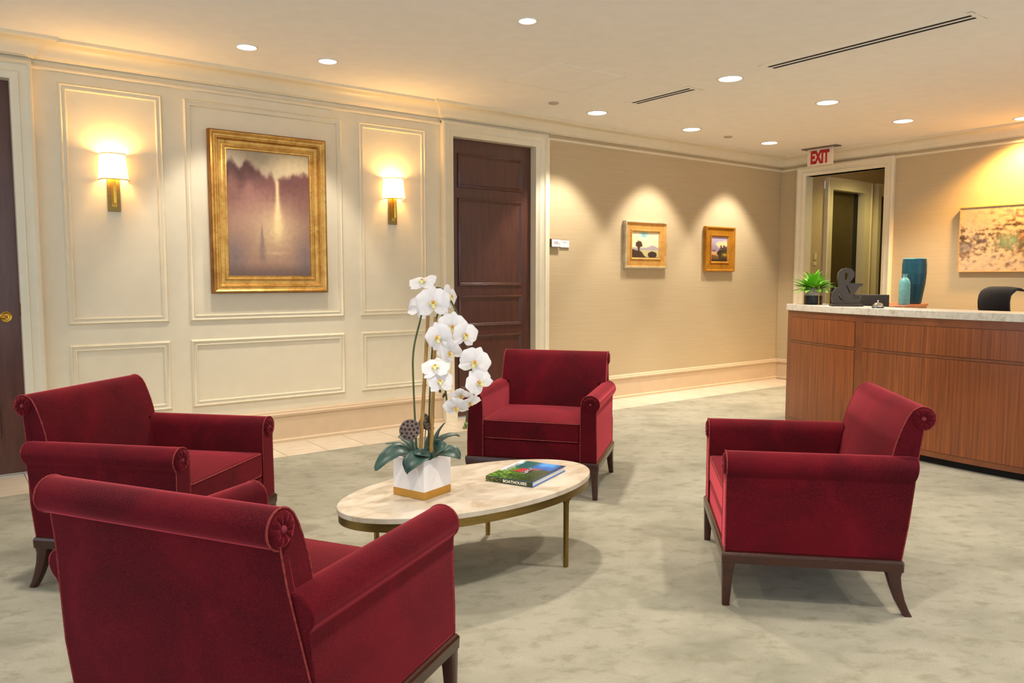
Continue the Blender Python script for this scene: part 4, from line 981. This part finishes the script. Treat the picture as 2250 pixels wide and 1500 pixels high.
# bell
be = thing('call_bell', 'chrome call bell on the counter', 'bell', on_counter(2.955, 0.085))
obj('bell_base', MB().lathe([(0.042, 0), (0.043, 0.004), (0.040, 0.008), (0.001, 0.008)], 28), 'black_plastic', be)
obj('dome', MB().lathe([(0.039, 0.009), (0.0385, 0.014), (0.034, 0.026), (0.025, 0.035), (0.012, 0.040), (0.001, 0.041)], 28), 'chrome', be)
obj('plunger', MB().lathe([(0.003, 0.040), (0.003, 0.050), (0.007, 0.051), (0.007, 0.055), (0.001, 0.058)], 14), 'chrome', be)
# monitor behind the counter
mo = thing('computer_monitor', 'flat dark monitor standing behind the counter and the chrome bell', 'monitor', (6.10, 3.285, 0.7405), -1.15)
obj('screen_back', MB().box(-0.15, 0.15, -0.018, 0.012, 0.07, 0.396), 'charcoal_board', mo, bevel=0.004)
obj('neck', MB().box(-0.03, 0.03, 0.01, 0.03, 0.01, 0.15), 'black_plastic', mo)
obj('foot', MB().box(-0.09, 0.09, -0.03, 0.09, 0, 0.012), 'black_plastic', mo, bevel=0.003)
# credenza with the two vases
cr = thing('credenza', 'low wooden cabinet behind the desk carrying the two teal vases', 'cabinet', (7.46, 3.44, 0), math.radians(14))
obj('cabinet_top', MB().box(-1.03, 0.0, 0.0, 0.40, 1.012, 1.035), 'credenza_wood', cr, bevel=0.002)
cb = obj('body', MB().box(-1.02, -0.01, 0.012, 0.39, 0.0, 1.012), 'credenza_wood', cr, angle=0)
obj('niche_shade', MB().box(-0.42, -0.03, 0.009, 0.02, 0.70, 0.985), 'dark_slot', cr, angle=0)  # flat dark plate standing in for the shaded inside of an open niche
VP = [(0.062, 0), (0.066, 0.006), (0.078, 0.08), (0.094, 0.18), (0.101, 0.28), (0.100, 0.36), (0.095, 0.408), (0.092, 0.414), (0.088, 0.408), (0.088, 0.36)]
def vase_r(z):
    for (r0, z0), (r1, z1) in zip(VP[:7], VP[1:8]):
        if z0 <= z <= z1: return r0 + (r1 - r0) * (z - z0) / (z1 - z0)
    return 0.09
def vase_relief(u, z):
    tri = abs(((u * 7) % 1.0) - 0.5) * 2; q = (z * 46 + tri * 2.6) % 1.0
    return sm(0.12, 0.3, q) * sm(0.98, 0.8, q) * (sm(0.03, 0.10, tri) * 0.7 + 0.3)
def vase_pos(u, v):
    z = 0.006 + v * 0.402; r = vase_r(z) + 0.0016 * vase_relief(u, z); a = 2 * PI * u
    return (r * math.cos(a), r * math.sin(a), z)
def vase_col(u, v):
    z = 0.006 + v * 0.402; k = vase_relief(u, z)
    return mixc((22, 104, 116), mixc((4, 36, 54), (8, 66, 88), sm(0.2, 0.9, v)), k)
tv = obj('teal_vase', art_mesh(280, 110, vase_pos, vase_col), 'glaze_art', loc=(7.215, 3.465, 1.035))
tv.data.shade_smooth()
rim = obj('rim', MB().lathe([(0.094, 0.406), (0.095, 0.410), (0.092, 0.416), (0.088, 0.410), (0.087, 0.30), (0.001, 0.30)], 40, cap0=False, cap1=False), 'turquoise_glaze', tv)
obj('foot', MB().lathe([(0.062, 0), (0.066, 0.008)], 40), 'black_gloss', tv)
tag(tv, 'tall dark teal glazed vase with a herringbone relief on the cabinet', 'vase')
bo = obj('turquoise_bottle', MB().lathe([(0.044, 0), (0.046, 0.006), (0.046, 0.18), (0.043, 0.205), (0.030, 0.228), (0.018, 0.240), (0.017, 0.255), (0.022, 0.262), (0.022, 0.270), (0.015, 0.270)], 36), 'turquoise_glaze', loc=(6.902, 3.394, 1.035))
tag(bo, 'pale turquoise bottle vase in front of the tall teal vase', 'vase')

# office chair behind the desk
of = thing('office_chair', 'black office chair whose curved headrest shows above the counter', 'office chair', (6.50, 2.67, 0), math.radians(72))
mb = MB()
for k in range(5):
    a = 2 * PI * k / 5; mb.tube([(0, 0, 0.09), (0.30 * math.cos(a), 0.30 * math.sin(a), 0.06)], [0.025, 0.015], 8)
obj('star_base', mb, 'black_plastic', of)
for k in range(5):
    a = 2 * PI * k / 5; obj('caster', MB().tube([(0.30 * math.cos(a) - 0.015, 0.30 * math.sin(a), 0.027), (0.30 * math.cos(a) + 0.015, 0.30 * math.sin(a), 0.027)], 0.027, 14), 'black_plastic', of)
obj('column', MB().lathe([(0.025, 0.08), (0.025, 0.42)], 16), 'black_plastic', of)
obj('seat', MB().box(-0.25, 0.25, -0.24, 0.25, 0.42, 0.50), 'black_cloth', of, bevel=0.03, seg=3)
rings = []
for i in range(9):
    t_ = i / 8; z = 0.52 + 0.44 * t_; ww = 0.23 - 0.05 * (2 * t_ - 1) ** 2; y = -0.25 - 0.05 * math.sin(PI * t_) - 0.02 * t_
    rings.append([(-ww, y + 0.03, z), (0, y - 0.01, z), (ww, y + 0.03, z), (ww, y + 0.0, z), (0, y - 0.04, z), (-ww, y + 0.0, z)])
obj('backrest', MB().loft(rings), 'black_cloth', of, bevel=0.006)
obj('back_bracket', MB().tube(smooth_path([(0, -0.05, 0.41), (0, -0.27, 0.42), (0, -0.34, 0.60), (0, -0.33, 0.95), (0, -0.325, 1.10), (0, -0.30, 1.14)], 6), 0.014, 10), 'black_plastic', of)
# headrest: a curved pad, top rolled back
hp = [(-0.205, 0.985), (-0.190, 1.02), (-0.184, 1.08), (-0.192, 1.135), (-0.212, 1.172), (-0.245, 1.195), (-0.285, 1.205), (-0.325, 1.200), (-0.350, 1.186)]
rings = []
for i in range(13):
    u = -1 + 2 * i / 12; ww = 0.135 * u; back = -0.035 * u * u; sh_ = 1 - 0.10 * abs(u) ** 4
    front = [(ww, y + back, 1.09 + (z - 1.09) * sh_) for y, z in hp]; rear = [(ww, y + back - 0.022 + 0.010 * (k > 5), 1.09 + (z - 1.09) * sh_ - 0.016 * (k > 3)) for k, (y, z) in reversed(list(enumerate(hp)))]
    rings.append(front + rear)
obj('headrest', MB().loft(rings), 'black_cloth', of, bevel=0.004, angle=60)

# corridor lamp
downlight(9.6, 4.85, 0.08, 'round recessed downlight in the corridor ceiling beyond the opening', 'corridor downlights', 48, 150, 0.6, None, (1.0, 0.84, 0.32))
for o in bpy.data.objects:
    if '_world' in o: del o['_world']
